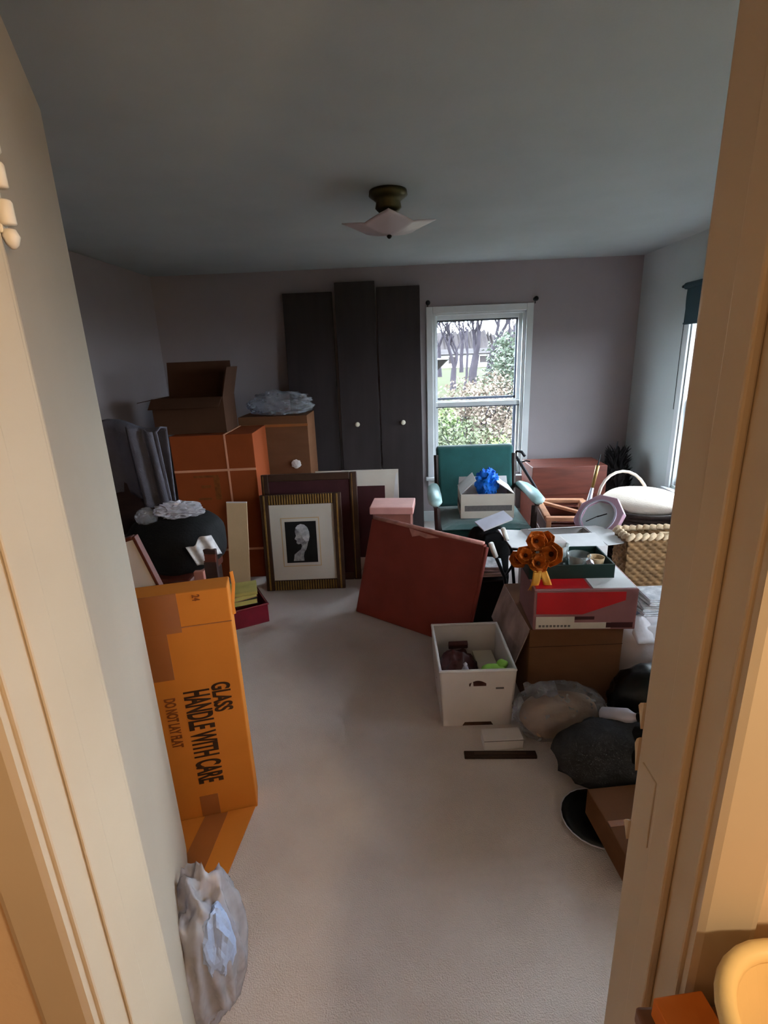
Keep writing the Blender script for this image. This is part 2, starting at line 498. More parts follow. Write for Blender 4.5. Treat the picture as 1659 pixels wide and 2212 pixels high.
# open door with hinges
dx0, dy0, dx1, dy1 = -.412, .600, -.715, 1.25
ang = math.atan2(dy1 - dy0, dx1 - dx0)
r = sroot('door_1', 'flat cream door swung open into the room on the left', 'door')
r.location = (dx0, dy0, 0)
r.rotation_euler = (0, 0, ang)
DL = math.hypot(dx1 - dx0, dy1 - dy0)
MB().b(.012, DL, .004, .039, .015, 2.035).build('door_slab', M_DOOR, r, bevel=.004)
for z in (1.70, .25):
    h = MB()
    h.b(.0, .03, -.001, .004, z - .045, z + .045).build('hinge_leaf', M_WHITE, r, bevel=.001)
for z in (1.742, 1.71, 1.675):
    MB().lathe([(.007, -.012), (.0085, -.010), (.0085, .010), (.007, .012)], 10, (.004, -.006, z)).build('hinge_knuckle', M_WHITE, r, smooth=True)
MB().lathe([(.002, -.012), (.006, -.008), (.009, 0), (.006, .007)], 10, (.004, -.006, 1.652)).build('hinge_pin', M_WHITE, r, smooth=True)
k = MB().lathe([(.012, 0), (.012, .02), (.028, .035), (.03, .05), (.02, .062), (.004, .065)], 18, (0, 0, 0), m=Euler((math.pi / 2, 0, 0)).to_matrix())
o = k.build('knob', M_BRASS, r, smooth=True)
o.location = (DL - .065, .004, .95)
o.rotation_euler = (0, 0, 0)
o.location = (DL - .065, .039, .95)
o.rotation_euler = (math.pi, 0, 0)

# ------------------------------------------------------------------ back window (window_1)
w = sroot('window_1', 'white double-hung window in the far wall showing bare trees', 'window')
CW = .055
MB().b(WX0 - CW, WX0, YB - .018, YB - .0005, WZ0 - .02, WZ1 + CW).build('casing', M_WTRIM, w, bevel=.004)
MB().b(WX1, WX1 + CW, YB - .018, YB - .0005, WZ0 - .02, WZ1 + CW).build('casing', M_WTRIM, w, bevel=.004)
MB().b(WX0, WX1, YB - .018, YB - .0005, WZ1, WZ1 + CW).build('casing', M_WTRIM, w, bevel=.004)
MB().b(WX0 - CW - .02, WX1 + CW + .02, YB - .06, YB + .03, WZ0 - .045, WZ0 - .02).build('stool', M_WTRIM, w, bevel=.005)
MB().b(WX0 - CW, WX1 + CW, YB - .016, YB - .0005, WZ0 - .12, WZ0 - .045).build('apron', M_WTRIM, w, bevel=.004)
JT = .014
MB().b(WX0, WX0 + JT, YB, YB + .14, WZ0, WZ1).build('side_jamb', M_WTRIM, w)
MB().b(WX1 - JT, WX1, YB, YB + .14, WZ0, WZ1).build('side_jamb', M_WTRIM, w)
MB().b(WX0, WX1, YB, YB + .14, WZ1 - JT, WZ1).build('head_jamb', M_WTRIM, w)
MB().b(WX0, WX1, YB + .03, YB + .15, WZ0 - .02, WZ0 + .012).build('sill', M_WTRIM, w)
for sx in (WX0 + JT, WX1 - JT - .012):
    MB().b(sx, sx + .012, YB + .008, YB + .03, WZ0, WZ1 - JT).build('inner_stop', M_WTRIM, w, bevel=.002)
def sash(name, y, z0, z1, bot, top, side=.032):
    s = MB()
    a, c = WX0 + JT, WX1 - JT
    s.b(a, a + side, y, y + .032, z0, z1).b(c - side, c, y, y + .032, z0, z1)
    s.b(a + side, c - side, y, y + .032, z0, z0 + bot).b(a + side, c - side, y, y + .032, z1 - top, z1)
    o = s.build(name, M_WTRIM, w, bevel=.003)
    MB().b(a + side - .004, c - side + .004, y + .014, y + .018, z0 + bot - .004, z1 - top + .004).build('pane', M_GLASS, o)
    return o
sash('upper_sash', YB + .075, 1.075, WZ1 - JT, .035, .035)
sash('lower_sash', YB + .035, WZ0 + .012, 1.10, .06, .04)

M_STORM = mat('blue_grey_storm_frame', (70, 76, 92), 0.5, 0.1, 8, 0.02, 40)
a, c = WX0 + JT, WX1 - JT
MB().b(a, c, YB + .115, YB + .13, 1.115, 1.135).build('storm_rail', M_STORM, w)
MB().b(a, c, YB + .031, YB + .036, 1.052, 1.060).build('sash_weatherstrip', M_STORM, w)
MB().b(c - .045, c, YB + .115, YB + .13, WZ0, WZ1 - JT).build('storm_stile', M_STORM, w)
MB().b(a, a + .036, YB + .115, YB + .13, WZ0, WZ1 - JT).build('storm_stile', M_STORM, w)
MB().b(a, c, YB + .115, YB + .13, WZ1 - JT - .05, WZ1 - JT).build('storm_rail', M_STORM, w)

# curtain brackets above the window
for x, z, lab in ((.305, 1.93, 'small dark curtain bracket above the window, beside the closet panels'), (1.205, 1.928, 'small dark curtain bracket above the right corner of the far window')):
    r = thing('curtain_bracket', lab, 'bracket', (x, YB, z), 0, 'curtain brackets')
    MB().lathe([(.016, 0), (.016, .006), (.007, .01), (.007, .03), (.018, .036), (.02, .046), (.012, .056)], 14, m=Euler((math.pi / 2, 0, 0)).to_matrix()).build('holder', M_DARKMETAL, r, smooth=True)
    MB().box((0, -.012, -.02), (.008, .004, .03)).build('screw_plate', M_DARKMETAL, r)

# ------------------------------------------------------------------ side windows: far one seen at a glancing angle, nearer one added for light
def side_window(name, label, y0, y1):
    w = sroot(name, label, 'window')
    MB().b(XR - .018, XR - .0005, y1, y1 + CW, RZ0 - .02, RZ1 + CW).build('casing', M_WTRIM, w, bevel=.004)
    MB().b(XR - .018, XR - .0005, y0 - CW, y0, RZ0 - .02, RZ1 + CW).build('casing', M_WTRIM, w, bevel=.004)
    MB().b(XR - .018, XR - .0005, y0, y1, RZ1, RZ1 + CW).build('casing', M_WTRIM, w, bevel=.004)
    MB().b(XR - .05, XR + .03, y0 - .055, y1 + .055, RZ0 - .045, RZ0 - .02).build('stool', M_WTRIM, w, bevel=.005)
    MB().b(XR, XR + .14, y1 - JT, y1, RZ0, RZ1).build('side_jamb', M_WTRIM, w)
    MB().b(XR, XR + .14, y0, y0 + JT, RZ0, RZ1).build('side_jamb', M_WTRIM, w)
    MB().b(XR, XR + .14, y0, y1, RZ1 - JT, RZ1).build('head_jamb', M_WTRIM, w)
    MB().b(XR + .03, XR + .15, y0, y1, RZ0 - .02, RZ0 + .012).build('sill', M_WTRIM, w)
    for nm, x, z0, z1, bt, tp in (('upper_sash', XR + .075, 1.12, RZ1 - JT, .035, .035), ('lower_sash', XR + .035, RZ0 + .012, 1.15, .06, .04)):
        a, c = y0 + JT, y1 - JT
        s = MB().b(x, x + .032, a, a + .035, z0, z1).b(x, x + .032, c - .035, c, z0, z1).b(x, x + .032, a + .035, c - .035, z0, z0 + bt).b(x, x + .032, a + .035, c - .035, z1 - tp, z1)
        o = s.build(nm, M_WTRIM, w, bevel=.003)
        MB().b(x + .014, x + .018, a + .031, c - .031, z0 + bt - .004, z1 - tp + .004).build('pane', M_GLASS, o)
side_window('window_2', 'far window in the right wall with a half-rolled dark blind', RY0, RY1)
side_window('window_added', 'unseen nearer window added in the right wall to light the carpet', SY0, SY1)  # window added out of view to brighten the carpet
r = thing('roller_blind', 'dark teal roller blind at the top of the right window', 'blind', (XR, RY0, 0))
L = RY1 - RY0
MB().tube([(-.04, -.03, 1.90), (-.04, L + .05, 1.90)], .022, 14).build('roller', M_SHADEB, r, smooth=True)
MB().grid(lambda u, v: (-.045 - .004 * math.sin(v * 5), -.01 + u * (L + .03), 1.90 - v * .24), 6, 10).build('blind_cloth', M_SHADEB, r, solid=.002)
MB().tube([(-.045, -.01, 1.655), (-.045, L + .02, 1.655)], .008, 8).build('hem_bar', M_SHADEB, r)
MB().tube([(-.045, L + .065, 1.90), (-.045, L + .085, 1.90)], [.012, .010], 10).build('bracket_end', M_DARKMETAL, r)
MB().tube([(-.02, L + .062, 1.88), (-.022, L + .064, 1.5), (-.02, L + .062, 1.06)], .0025, 6).build('pull_cord', M_DARKMETAL, r)

# ------------------------------------------------------------------ ceiling light
r = thing('ceiling_light', 'square folded-glass ceiling light on an aged brass canopy', 'ceiling light', (.0, 2.62, ZC))
MB().lathe([(.085, -.001), (.088, -.02), (.07, -.032), (.055, -.045), (.06, -.07), (.045, -.085), (.012, -.09), (.012, -.17)], 28).build('canopy', M_BRASS, r, smooth=True)
def shade_fn(u, v):
    a, c = (u - .5) * 2, (v - .5) * 2
    x, y = (a - c) * .108, (a + c) * .108
    d = max(abs(a), abs(c))
    e = (abs(a) + abs(c)) / 2
    return (x, y, -.178 + .022 * d ** 2 + .020 * (abs(a) * abs(c)) ** .8 + .012 * e)
MB().grid(shade_fn, 24, 24).build('glass_shade', M_SHADE, r, smooth=True, solid=.004)
MB().lathe([(.004, -.195), (.010, -.19), (.012, -.183), (.006, -.178), (.006, -.165)], 12).build('finial', M_DARKMETAL, r, smooth=True)
for sx in (-1, 1):
    MB().lathe([(.014, 0), (.014, .04), (.009, .045)], 12, (sx * .03, 0, -.15)).build('bulb_socket', M_WHITE, r, smooth=True)

# ------------------------------------------------------------------ closet door panels leaning on the back wall
def closet_door(x0, x1, top, ybot, ytop, knob, label):
    wd = x1 - x0
    hgt = math.hypot(top - .004, ytop - ybot)
    lean = math.atan2(ytop - ybot, top)
    r = thing('closet_door', label, 'closet door', ((x0 + x1) / 2, ybot, .012), (-lean, 0, 0), 'closet door panels against the far wall')
    MB().b(-wd / 2, wd / 2, -.016, .016, 0, hgt).build('door_panel', M_CLOSET, r, bevel=.003)
    kx, kz = knob
    o = MB().lathe([(.010, 0), (.010, .012), (.019, .02), (.021, .03), (.014, .038), (.003, .04)], 16, m=Euler((math.pi / 2, 0, 0)).to_matrix()).build('knob', M_KNOB, r, smooth=True)
    o.location = (kx - (x0 + x1) / 2, -.016, kz)
    return r
closet_door(-.905, -.492, 2.035, 4.42, 4.57, (-.72, .86), 'leftmost of the three dark brown closet door panels, half behind the brown carton')
closet_door(-.466, -.135, 2.10, 4.39, 4.55, (-.325, .95), 'middle and tallest dark brown closet door panel with ivory knob')
closet_door(-.122, .235, 2.055, 4.42, 4.57, (.07, .95), 'dark brown closet door panel with ivory knob next to the window')

# ------------------------------------------------------------------ cartons
def carton(name, label, cat, loc, rot, size, m, flaps=(), open_top=False, group=None, t=.006, flap_mat=None, bevel=.003):
    wd, dp, h = size
    r = thing(name, label, cat, loc, rot, group)
    mb = MB()
    x, y = wd / 2, dp / 2
    if open_top:
        mb.b(-x, x, -y, y, 0, t)
        mb.b(-x, x, -y, -y + t, t, h).b(-x, x, y - t, y, t, h).b(-x, -x + t, -y + t, y - t, t, h).b(x - t, x, -y + t, y - t, t, h)
        mb.build('carton_body', m, r)
    else:
        mb.b(-x, x, -y, y, 0, h).build('carton_body', m, r, bevel=bevel)
    for side, a, ln in flaps:
        a = math.radians(a)
        if side in ('front', 'back'):
            s = -1 if side == 'front' else 1
            e0, e1 = Vector((-x + .004, s * y, h)), Vector((x - .004, s * y, h))
            out = Vector((0, s, 0))
        else:
            s = -1 if side == 'left' else 1
            e0, e1 = Vector((s * x, -y + .004, h)), Vector((s * x, y - .004, h))
            out = Vector((s, 0, 0))
        d = Vector((0, 0, 1)) * math.cos(a) + out * math.sin(a)
        nrm = (e1 - e0).cross(d).normalized()
        k = .006
        ed = (e1 - e0).normalized()
        MB().slab([e0, e1, e1 + d * ln - ed * k, e0 + d * ln + ed * k], nrm, .004).build('flap', flap_mat or m, r)
    return r

# tall orange GLASS carton beside the door
r = thing('glass_carton', 'tall orange carton stamped GLASS HANDLE WITH CARE standing by the open door', 'carton', (-.70, 1.375, 0), .25)
CWD, CDP, CHT = .35, .09, .855
MB().b(-CWD / 2, CWD / 2, 0, CDP, 0, CHT).build('carton_body', M_CARDO, r, bevel=.004)
MB().b(-CWD / 2, CWD / 2, -.0015, .0, CHT - .115, CHT - .112).build('flap_seam', M_TAPE, r)
MB().b(-CWD / 2 + .045, -CWD / 2 + .20, -.0012, .0005, CHT - .13, CHT + .0012).build('tape_strip', M_TAPE, r)
MB().b(-CWD / 2 + .075, -CWD / 2 + .155, -.0016, .0005, CHT - .29, CHT - .13).build('tape_strip', M_TAPE, r)
MB().b(-.01, .05, -.0014, .0005, .0, .095).build('tape_strip', M_TAPE, r)
def face_mtx(x, z):           # text running downwards, letter tops to the right, on the front face
    return Matrix(((0, 1, 0, x), (0, 0, -1, -.0012), (-1, 0, 0, z), (0, 0, 0, 1)))
text_mesh('GLASS', .078, M_INK, 'stamped_word', r, face_mtx(.086, .53), .50)
text_mesh('HANDLE WITH CARE', .108, M_INK, 'stamped_words', r, face_mtx(.0, .515), .355)
text_mesh('DO NOT LAY FLAT', .046, M_INK2, 'stamped_small_words', r, face_mtx(-.062, .50), .48)
text_mesh('24', .03, M_INK2, 'stamped_number', r, face_mtx(.07, .845), .7)
# flap folded out on the carpet
mi = (Matrix.Translation((-.70, 1.375, 0)) @ Matrix.Rotation(.25, 4, 'Z')).inverted()
fl = [mi @ Vector(p) for p in ((-.535, 1.41, .014), (-.80, 1.345, .014), (-.76, 1.13, .008), (-.565, 1.10, .008))]
MB().slab(fl, (0, 0, 1), .004).build('bottom_flap', M_CARDO, r)
fl = [mi @ Vector(p) for p in ((-.625, 1.385, .0155), (-.70, 1.368, .0155), (-.72, 1.122, .0093), (-.64, 1.112, .0093))]
MB().slab(fl, (0, 0, 1), .001).build('tape_strip', M_TAPE, r)
MB().tube([(.185, .075, CHT + .02), (.188, .07, CHT - .02), (.178, .06, CHT - .09), (.180, .055, CHT - .12)], .006, 6, flat=.2).build('loose_tape_end', M_CARDO, r)

# tall red-brown carton with strapping
r = carton('strapped_carton', 'tall red-brown carton with pale crossed strapping beside the picture frames', 'carton', (-1.26, 3.65, 0), .05, (.56, .46, 1.05), M_CARDR)
MB().b(.085, .097, -.2335, -.23, 0, 1.052).build('strap', M_TAPE_PALE, r)
MB().b(-.28, .28, -.2335, -.23, .80, .815).build('strap', M_TAPE_PALE, r)
MB().b(-.28, .28, -.2335, -.23, .215, .23).build('strap', M_TAPE_PALE, r)
MB().b(.085, .097, -.23, .23, 1.05, 1.053).build('strap', M_TAPE_PALE, r)
MB().b(-.155, .015, -.2315, -.229, .76, .775).build('stamped_mark', M_INK2, r)
MB().b(-.02, .02, -.2315, -.229, .60, .76).build('stamped_mark', M_INK2, r)
MB().b(-.11, -.045, -.2315, -.229, .685, .705).build('stamped_mark', M_INK2, r)
MB().b(-.14, -.05, -.2315, -.229, .60, .615).build('stamped_mark', M_INK2, r)

carton('open_carton', 'dark open carton with raised flaps on top of the strapped carton', 'carton', (-1.42, 3.68, 1.053), .08, (.48, .36, .24), M_CARDD,
       (('back', 8, .24), ('front', 120, .12), ('right', 14, .20), ('left', 100, .10)), True)
r = carton('brown_carton', 'brown carton against the closet panels, plastic wrap on its lid', 'carton', (-.935, 4.09, 0), 0, (.53, .36, 1.11), M_CARD)
MB().b(-.27, .27, -.192, -.189, 1.03, 1.05).build('tape_strip', M_TAPE, r)
MB().blob((.155, -.195, .74), (.035, .012, .03), 4, .4, 3, 3).build('crumpled_label', M_PAPER, r)
o = MB().blob((0, 0, .075), (.23, .15, .095), 3, .35, 2.6, 5, zmin=.002).build('plastic_wrap', M_CLEAR, smooth=True)
o.location = (-.90, 4.09, 1.111)
tag(o, 'crumpled clear plastic wrap on top of the brown carton by the closet panels', 'plastic wrap')

# ------------------------------------------------------------------ chair at the left with coat and bag
r = thing('dark_armchair', 'dark high-backed wooden chair at the left behind the door, coat over its back', 'chair', (-1.655, 2.62, 0), -.15)
MB().b(-.27, .27, -.27, .27, .40, .46).build('seat', M_DWOOD, r, bevel=.01)
MB().b(-.25, .25, .245, .275, .50, 1.16).build('backrest', M_DWOOD, r, bevel=.01)
for sx in (-1, 1):
    MB().tube([(sx * .25, .26, 0), (sx * .25, .255, .5), (sx * .25, .27, 1.17)], .022, 8).build('back_post', M_DWOOD, r)
    MB().tube([(sx * .25, -.25, 0), (sx * .25, -.25, .64)], .02, 8).build('leg', M_DWOOD, r)
    MB().box((sx * .25, 0, .655), (.05, .54, .03)).build('arm_rest', M_DWOOD, r, bevel=.008)
MB().b(-.25, .25, -.262, -.245, .33, .40).build('apron', M_RWOOD, r)
MB().b(.235, .25, -.24, .24, .33, .40).build('apron', M_RWOOD, r)
# grey coat draped over the chair back
def coat(u, v):
    x = (u - .5) * .60
    s = v * 1.06
    if s < .40:
        y, z = .232 - .012 * math.sin(u * 20) - s * .06, 1.195 - .40 + s
    elif s < .46:
        t = (s - .40) / .06 * math.pi
        y, z = .258 - .05 * math.cos(t), 1.195 + .02 * math.sin(t)
    else:
        y, z = .310 + .012 * math.sin(u * 17), 1.195 - (s - .46)
    f = .02 * math.sin(u * 13 + v * 3)
    return (x * (1 + .10 * (1 - v)), y + f * .5, z - .04 * abs(u - .5) - .02 * math.sin(u * 9))
c = MB().grid(coat, 40, 40).build('draped_coat', M_GREYF, smooth=True, solid=.008)
c.location = (-1.655, 2.62, 0)
c.rotation_euler = (0, 0, -.15)
tag(c, 'grey wool coat draped over the back of the dark chair', 'coat')
r2 = thing('hanging_scarf', 'long grey scarf hanging down the right side of the draped coat', 'scarf', (-1.655, 2.62, 0), -.15)
MB().grid(lambda u, v: (.16 + u * .16 + .05 * v, .175 - .02 * math.sin(u * 9) - .02 * v, 1.20 - v * .44 - .03 * u), 14, 20).build('scarf_cloth', M_GREYF, r2, smooth=True, solid=.008)
r = thing('blanket_chest', 'dark maroon wooden chest under the black bag', 'chest', (-1.17, 2.44, 0), -.05)
MB().b(-.165, .165, -.20, .20, 0, .44).build('chest_body', M_DWOOD, r, bevel=.006)
MB().b(-.175, .175, -.21, .21, .445, .525).build('chest_lid', M_RWOOD, r, bevel=.012)
MB().b(-.03, .03, -.212, -.20, .39, .47).build('latch', M_BRASS, r, bevel=.002)
o = MB().blob((0, 0, .13), (.235, .21, .15), 11, .10, 1.6, 4, False, zmin=.0, power=2.6).build('black_bag', M_BLACK, smooth=True)
o.location = (-1.12, 2.42, .53)
o.rotation_euler = (0, 0, -.3)
tag(o, 'rounded black bag slumped on the dark maroon chest beside the chair', 'bag')
o = MB().blob((0, 0, .035), (.10, .05, .04), 5, .45, 3, 4, zmin=0).build('crumpled_plastic', M_CLEARW)
o.location = (-1.07, 2.36, .80)
o.rotation_euler = (0, .1, .5)
tag(o, 'crumpled clear plastic on top of the black bag, the larger piece', 'plastic wrap')
o = MB().blob((0, 0, .035), (.05, .045, .04), 8, .3, 2, 3, zmin=0).build('plastic_pouch', M_CLEAR)
o.location = (-1.21, 2.32, .785)
tag(o, 'small clear plastic pouch at the left of the black bag', 'plastic wrap')
def paperfn(u, v):
    return (u * .12, .010 * math.sin(u * 14) + .02 * v, -.11 * v - .012 * math.sin(u * 7))
o = MB().grid(paperfn, 18, 8).build('newspaper', M_NEWS, smooth=True, solid=.003)
o.location = (-.955, 2.12, .73)
o.rotation_euler = (0, -.35, .45)
tag(o, 'folded newspaper tucked under the right side of the black bag', 'newspaper')
r = thing('pink_carton', 'narrow pinkish carton standing under the hanging newspaper', 'carton', (-.885, 2.06, 0), 0)
MB().b(-.022, .022, -.012, .012, 0, .64).build('carton_body', M_PINKS, r, bevel=.003)
MB().b(-.018, .018, -.0135, -.0115, .45, .55).build('label_patch', M_PINKB, r)
r = thing('leaning_plank', 'dark wooden plank leaning between the chair and the cream board', 'plank', (-.89, 2.17, 0), (0, .03, 0))
MB().b(-.03, .03, -.012, .012, .005, .70).build('board', M_DWOOD, r, bevel=.003)
MB().b(-.03, .03, -.014, .014, .64, .68).build('end_cleat', M_RWOOD, r, bevel=.003)
r = thing('cream_board', 'narrow cream board leaning on the strapped carton', 'board', (-1.06, 3.06, .002), (-.14, .03, 0))
MB().b(-.066, .066, -.006, .006, .004, .65).build('board_face', M_CREAM, r, bevel=.001)
MB().b(-.066, .066, -.0065, .0065, .65, .657).build('board_edge', M_PAPER, r)
# pale panel leaning behind the carton and door
r = thing('display_board', 'pale grey panel with a brown edge leaning between the door and the orange carton', 'panel', (-.665, 1.72, .0), (0, -.287, .05))
MB().b(-.42, -.012, -.012, .012, .12, .965).build('panel_face', M_FILE, r, bevel=.002)
MB().b(-.012, .0, -.015, .015, .003, .975).build('edge_strip', M_RWOOD, r, bevel=.002)
MB().b(-.42, -.012, -.015, .015, .965, .978).build('edge_strip', M_RWOOD, r, bevel=.002)

# maroon crate with books
r = thing('maroon_bin', 'low maroon bin on the carpet between the orange carton and the gold frame', 'bin', (-.995, 2.80, 0), .5)
mb = MB()
mb.b(-.15, .15, -.13, .13, 0, .006).b(-.15, .15, -.13, -.124, .006, .12).b(-.15, .15, .124, .13, .006, .12).b(-.15, -.144, -.124, .124, .006, .12).b(.144, .15, -.124, .124, .006, .12)
mb.build('bin_body', M_MAROONB, r, bevel=.002)
rim = [(-.153, -.133), (.153, -.133), (.153, .133), (-.153, .133), (-.153, -.133)]
MB().tube([(x, y, .12) for x, y in rim], .006, 6).build('bin_rim', M_MAROONB, r)
def book(name, label, loc, rot, size, mcover, group=None, cat='book'):
    r = thing(name, label, cat, loc, rot, group)
    wx, wy, h = size
    MB().b(-wx / 2, wx / 2, -wy / 2, wy / 2, h - .003, h).build('cover', mcover, r)
    MB().b(-wx / 2, wx / 2, -wy / 2, wy / 2, 0, .003).build('cover', mcover, r)
    MB().b(-wx / 2, -wx / 2 + .004, -wy / 2, wy / 2, .003, h - .003).build('spine', mcover, r)
    MB().b(-wx / 2 + .004, wx / 2 - .004, -wy / 2 + .004, wy / 2 - .004, .003, h - .003).build('page_block', M_YPAPER, r)
    return r
book('paperback_book', 'dull green book lowest in the maroon bin stack', (-.995, 2.80, .124), .4, (.22, .19, .035), M_DGREEN, 'books on the maroon bin')
book('paperback_book', 'brownish book in the middle of the maroon bin stack', (-1.0, 2.79, .159), .62, (.21, .18, .03), M_TAN, 'books on the maroon bin')
book('paperback_book', 'yellowed paper-covered book topmost on the maroon bin', (-.975, 2.795, .189), .3, (.21, .17, .02), M_YPAPER, 'books on the maroon bin')

# ------------------------------------------------------------------ picture frames
def frame_root(name, label, loc, lean, rz=0):
    return thing(name, label, 'picture frame', loc, (-lean, 0, rz))
r = frame_root('picture_frame', 'gold ribbed frame with ivory mat around a profile bust print', (-.645, 3.20, .0), .11, .03)
FW, FH = .54, .665
for x0, x1 in ((-FW / 2, -FW / 2 + .055), (FW / 2 - .055, FW / 2)):
    MB().b(x0, x1, -.018, .012, 0, FH).build('frame_side', M_FRAMEB, r, bevel=.004)
    xm = (x0 + x1) / 2
    MB().b(xm - .006, xm + .006, -.024, -.018, .004, FH - .004).build('gilt_line', M_GOLD, r, bevel=.002)
for z0, z1 in ((0, .07), (FH - .07, FH)):
    MB().b(-FW / 2 + .055, FW / 2 - .055, -.014, .012, z0, z1).build('frame_rail', M_FRAMEB, r, bevel=.003)
    mb = MB()
    n = 25
    for i in range(n):
        x = -FW / 2 + .055 + (FW - .11) * (i + .5) / n
        mb.box((x, -.018, (z0 + z1) / 2), (.0085, .010, .064))
    mb.build('ribbing', M_GOLD, r, kind='stuff', bevel=.001, seg=1)
MB().b(-FW / 2 + .05, FW / 2 - .05, -.004, .004, .065, FH - .065).build('mat_board', M_MAT, r)
MB().b(-.145, .115, -.0065, -.004, .165, .505).build('inner_mat', M_CREAM, r)
MB().b(-.138, .108, -.0075, -.0065, .172, .498).build('inner_mat_field', M_MAT, r)
MB().b(-.118, .092, -.0085, -.0075, .192, .478).build('print_ground', M_PBLACK, r)
# bust in profile facing left
prof = [(-.60, -.95), (-.52, -.62), (-.28, -.48), (-.06, -.36), (.02, -.20), (-.02, -.08), (-.22, -.10), (-.32, -.06), (-.33, .02), (-.30, .08), (-.36, .12),
        (-.44, .17), (-.40, .24), (-.34, .34), (-.38, .44), (-.40, .56), (-.34, .74), (-.20, .86), (.02, .92), (.26, .88), (.46, .74), (.56, .52), (.58, .28),
        (.50, .06), (.42, -.08), (.38, -.22), (.30, -.38), (.16, -.52), (.10, -.72), (.12, -.95)]
sc = .105
pts = [Vector((-.013 + x * sc * .95, -.0085, .335 + z * sc * 1.3)) for x, z in prof]
MB().slab([p + Vector((0, -.0012, 0)) for p in pts], (0, -1, 0), .0012).build('printed_bust', M_PGREY, r)
MB().slab([Vector((-.013 + x * sc * .95, -.0112, .335 + z * sc * 1.3)) for x, z in [(-.34, .74), (-.20, .86), (.02, .92), (.26, .88), (.46, .74), (.56, .52), (.58, .28), (.5, .06), (.3, .02), (.12, .2), (.0, .46), (-.2, .6)]], (0, -1, 0), .0015).build('printed_hair', M_NEWS, r)

r = frame_root('large_frame', 'large dark brown frame standing behind the gold ribbed frame', (-.605, 3.34, .0), .11, .02)
FW, FH = .66, .77
for x0, x1 in ((-FW / 2, -FW / 2 + .05), (FW / 2 - .05, FW / 2)):
    MB().b(x0, x1, -.014, .012, 0, FH).build('frame_side', M_FRAMEB, r, bevel=.005)
    MB().b((x0 + x1) / 2 - .012, (x0 + x1) / 2 - .008, -.0165, -.014, .01, FH - .01).build('gilt_line', M_GOLD, r)
for z0, z1 in ((0, .05), (FH - .05, FH)):
    MB().b(-FW / 2 + .05, FW / 2 - .05, -.014, .012, z0, z1).build('frame_rail', M_FRAMEB, r, bevel=.005)
MB().b(-FW / 2 + .045, FW / 2 - .045, -.002, .006, .045, FH - .045).build('picture', M_MAROON, r)
r = frame_root('matted_picture', 'white matted picture with dark centre behind the large brown frame', (-.29, 3.50, .0), .12, -.02)
FW, FH = .60, .745
MB().b(-FW / 2, FW / 2, -.004, .006, 0, FH).build('mat_board', M_MAT, r, bevel=.001)
MB().b(-FW / 2 + .1, FW / 2 - .10, -.006, -.004, .1, FH - .115).build('picture', M_MAROON, r)
MB().slab([(FW / 2 - .05, -.0065, FH - .30), (FW / 2 - .02, -.0065, FH - .04), (FW / 2 - .006, -.0065, FH - .02), (FW / 2 - .006, -.0065, FH - .30)], (0, -1, 0), .002).build('torn_corner', M_PAPER, r)

# mauve box with pink lid
r = thing('lidded_box', 'tall dusky pink box with a pink lid behind the red table', 'box', (-.03, 3.16, 0), -.1)
MB().b(-.12, .12, -.10, .10, 0, .57).build('box_body', M_PINKS, r, bevel=.003)
MB().b(-.138, .138, -.115, .115, .565, .612).build('lid', M_PINKB, r, bevel=.006)

# ------------------------------------------------------------------ folded red card table standing on edge
p0, p1 = Vector((-.285, 2.84, 0)), Vector((.33, 2.39, 0))
dv = (p1 - p0)
ln = dv.length
r = thing('folding_table', 'folded card table with faded red vinyl top standing on edge in mid room', 'folding table', p0, (0, 0, math.atan2(dv.y, dv.x)))
# local x along the edge, y away from camera, lean back
def T(x, y, z):
    return Vector((x + .085 * z / .6, y + .10 * z / .6, z))
mb = MB()
hl, hr, th = .600, .575, .032
mb.hexa([T(0, 0, .006), T(ln, 0, .006), T(ln, th, .006), T(0, th, .006), T(.0, 0, hl), T(ln - .02, 0, hr), T(ln - .02, th, hr), T(.0, th, hl)])
mb.build('vinyl_top', M_REDV, r, bevel=.010, seg=3)
e = [T(.012, -.002, hl - .004), T(.3 * ln, -.003, hl - .010), T(.6 * ln, -.003, hr + .006), T(ln - .035, -.002, hr - .004)]
MB().tube([T(.012, th * .5, hl + .002), T(.3 * ln, th * .5, hl - .006), T(.6 * ln, th * .5, hr + .010), T(ln - .035, th * .5, hr + .002)], .015, 8).build('top_binding', M_PINKE, r, smooth=True)  # pink of the binding stands for light along the top edge
MB().tube([T(ln - .014, th * .4, hr - .01), T(ln - .004, th * .4, .3), T(ln + .001, th * .4, .02)], .011, 8).build('side_binding', M_REDV, r, smooth=True)
MB().slab([T(.36 * ln, -.002, hl - .012), T(.40 * ln, -.003, hl - .055), T(.46 * ln, -.003, hl - .040), T(.52 * ln, -.003, hl - .048), T(.62 * ln, -.002, hr - .006)], (0, -1, 0), .003).build('torn_patch', M_PINKE, r)
for k in (.15, .85):
    MB().tube([T(ln * k, th + .016, .03), T(ln * k, th + .016, .55)], .010, 8).build('folded_leg', M_DARKMETAL, r)

# ------------------------------------------------------------------ green armchair with an open box on it
r = thing('green_armchair', 'green upholstered armchair with dark wood frame under the far window', 'armchair', (.575, 3.42, 0), -.02)
def cushion(mb, x0, x1, y0, y1, z0, z1, puff=.02, n=10):
    def top(u, v):
        k = (1 - (2 * u - 1) ** 4) * (1 - (2 * v - 1) ** 4)
        return (x0 + (x1 - x0) * u, y0 + (y1 - y0) * v, z1 - puff + puff * k)
    mb.grid(top, n, n)
    mb.b(x0, x1, y0, y1, z0, z1 - puff - .0005)
    return mb
cushion(MB(), -.285, .285, -.30, .24, .32, .455, .03).build('seat', M_GREEN, r, smooth=False, bevel=.02)
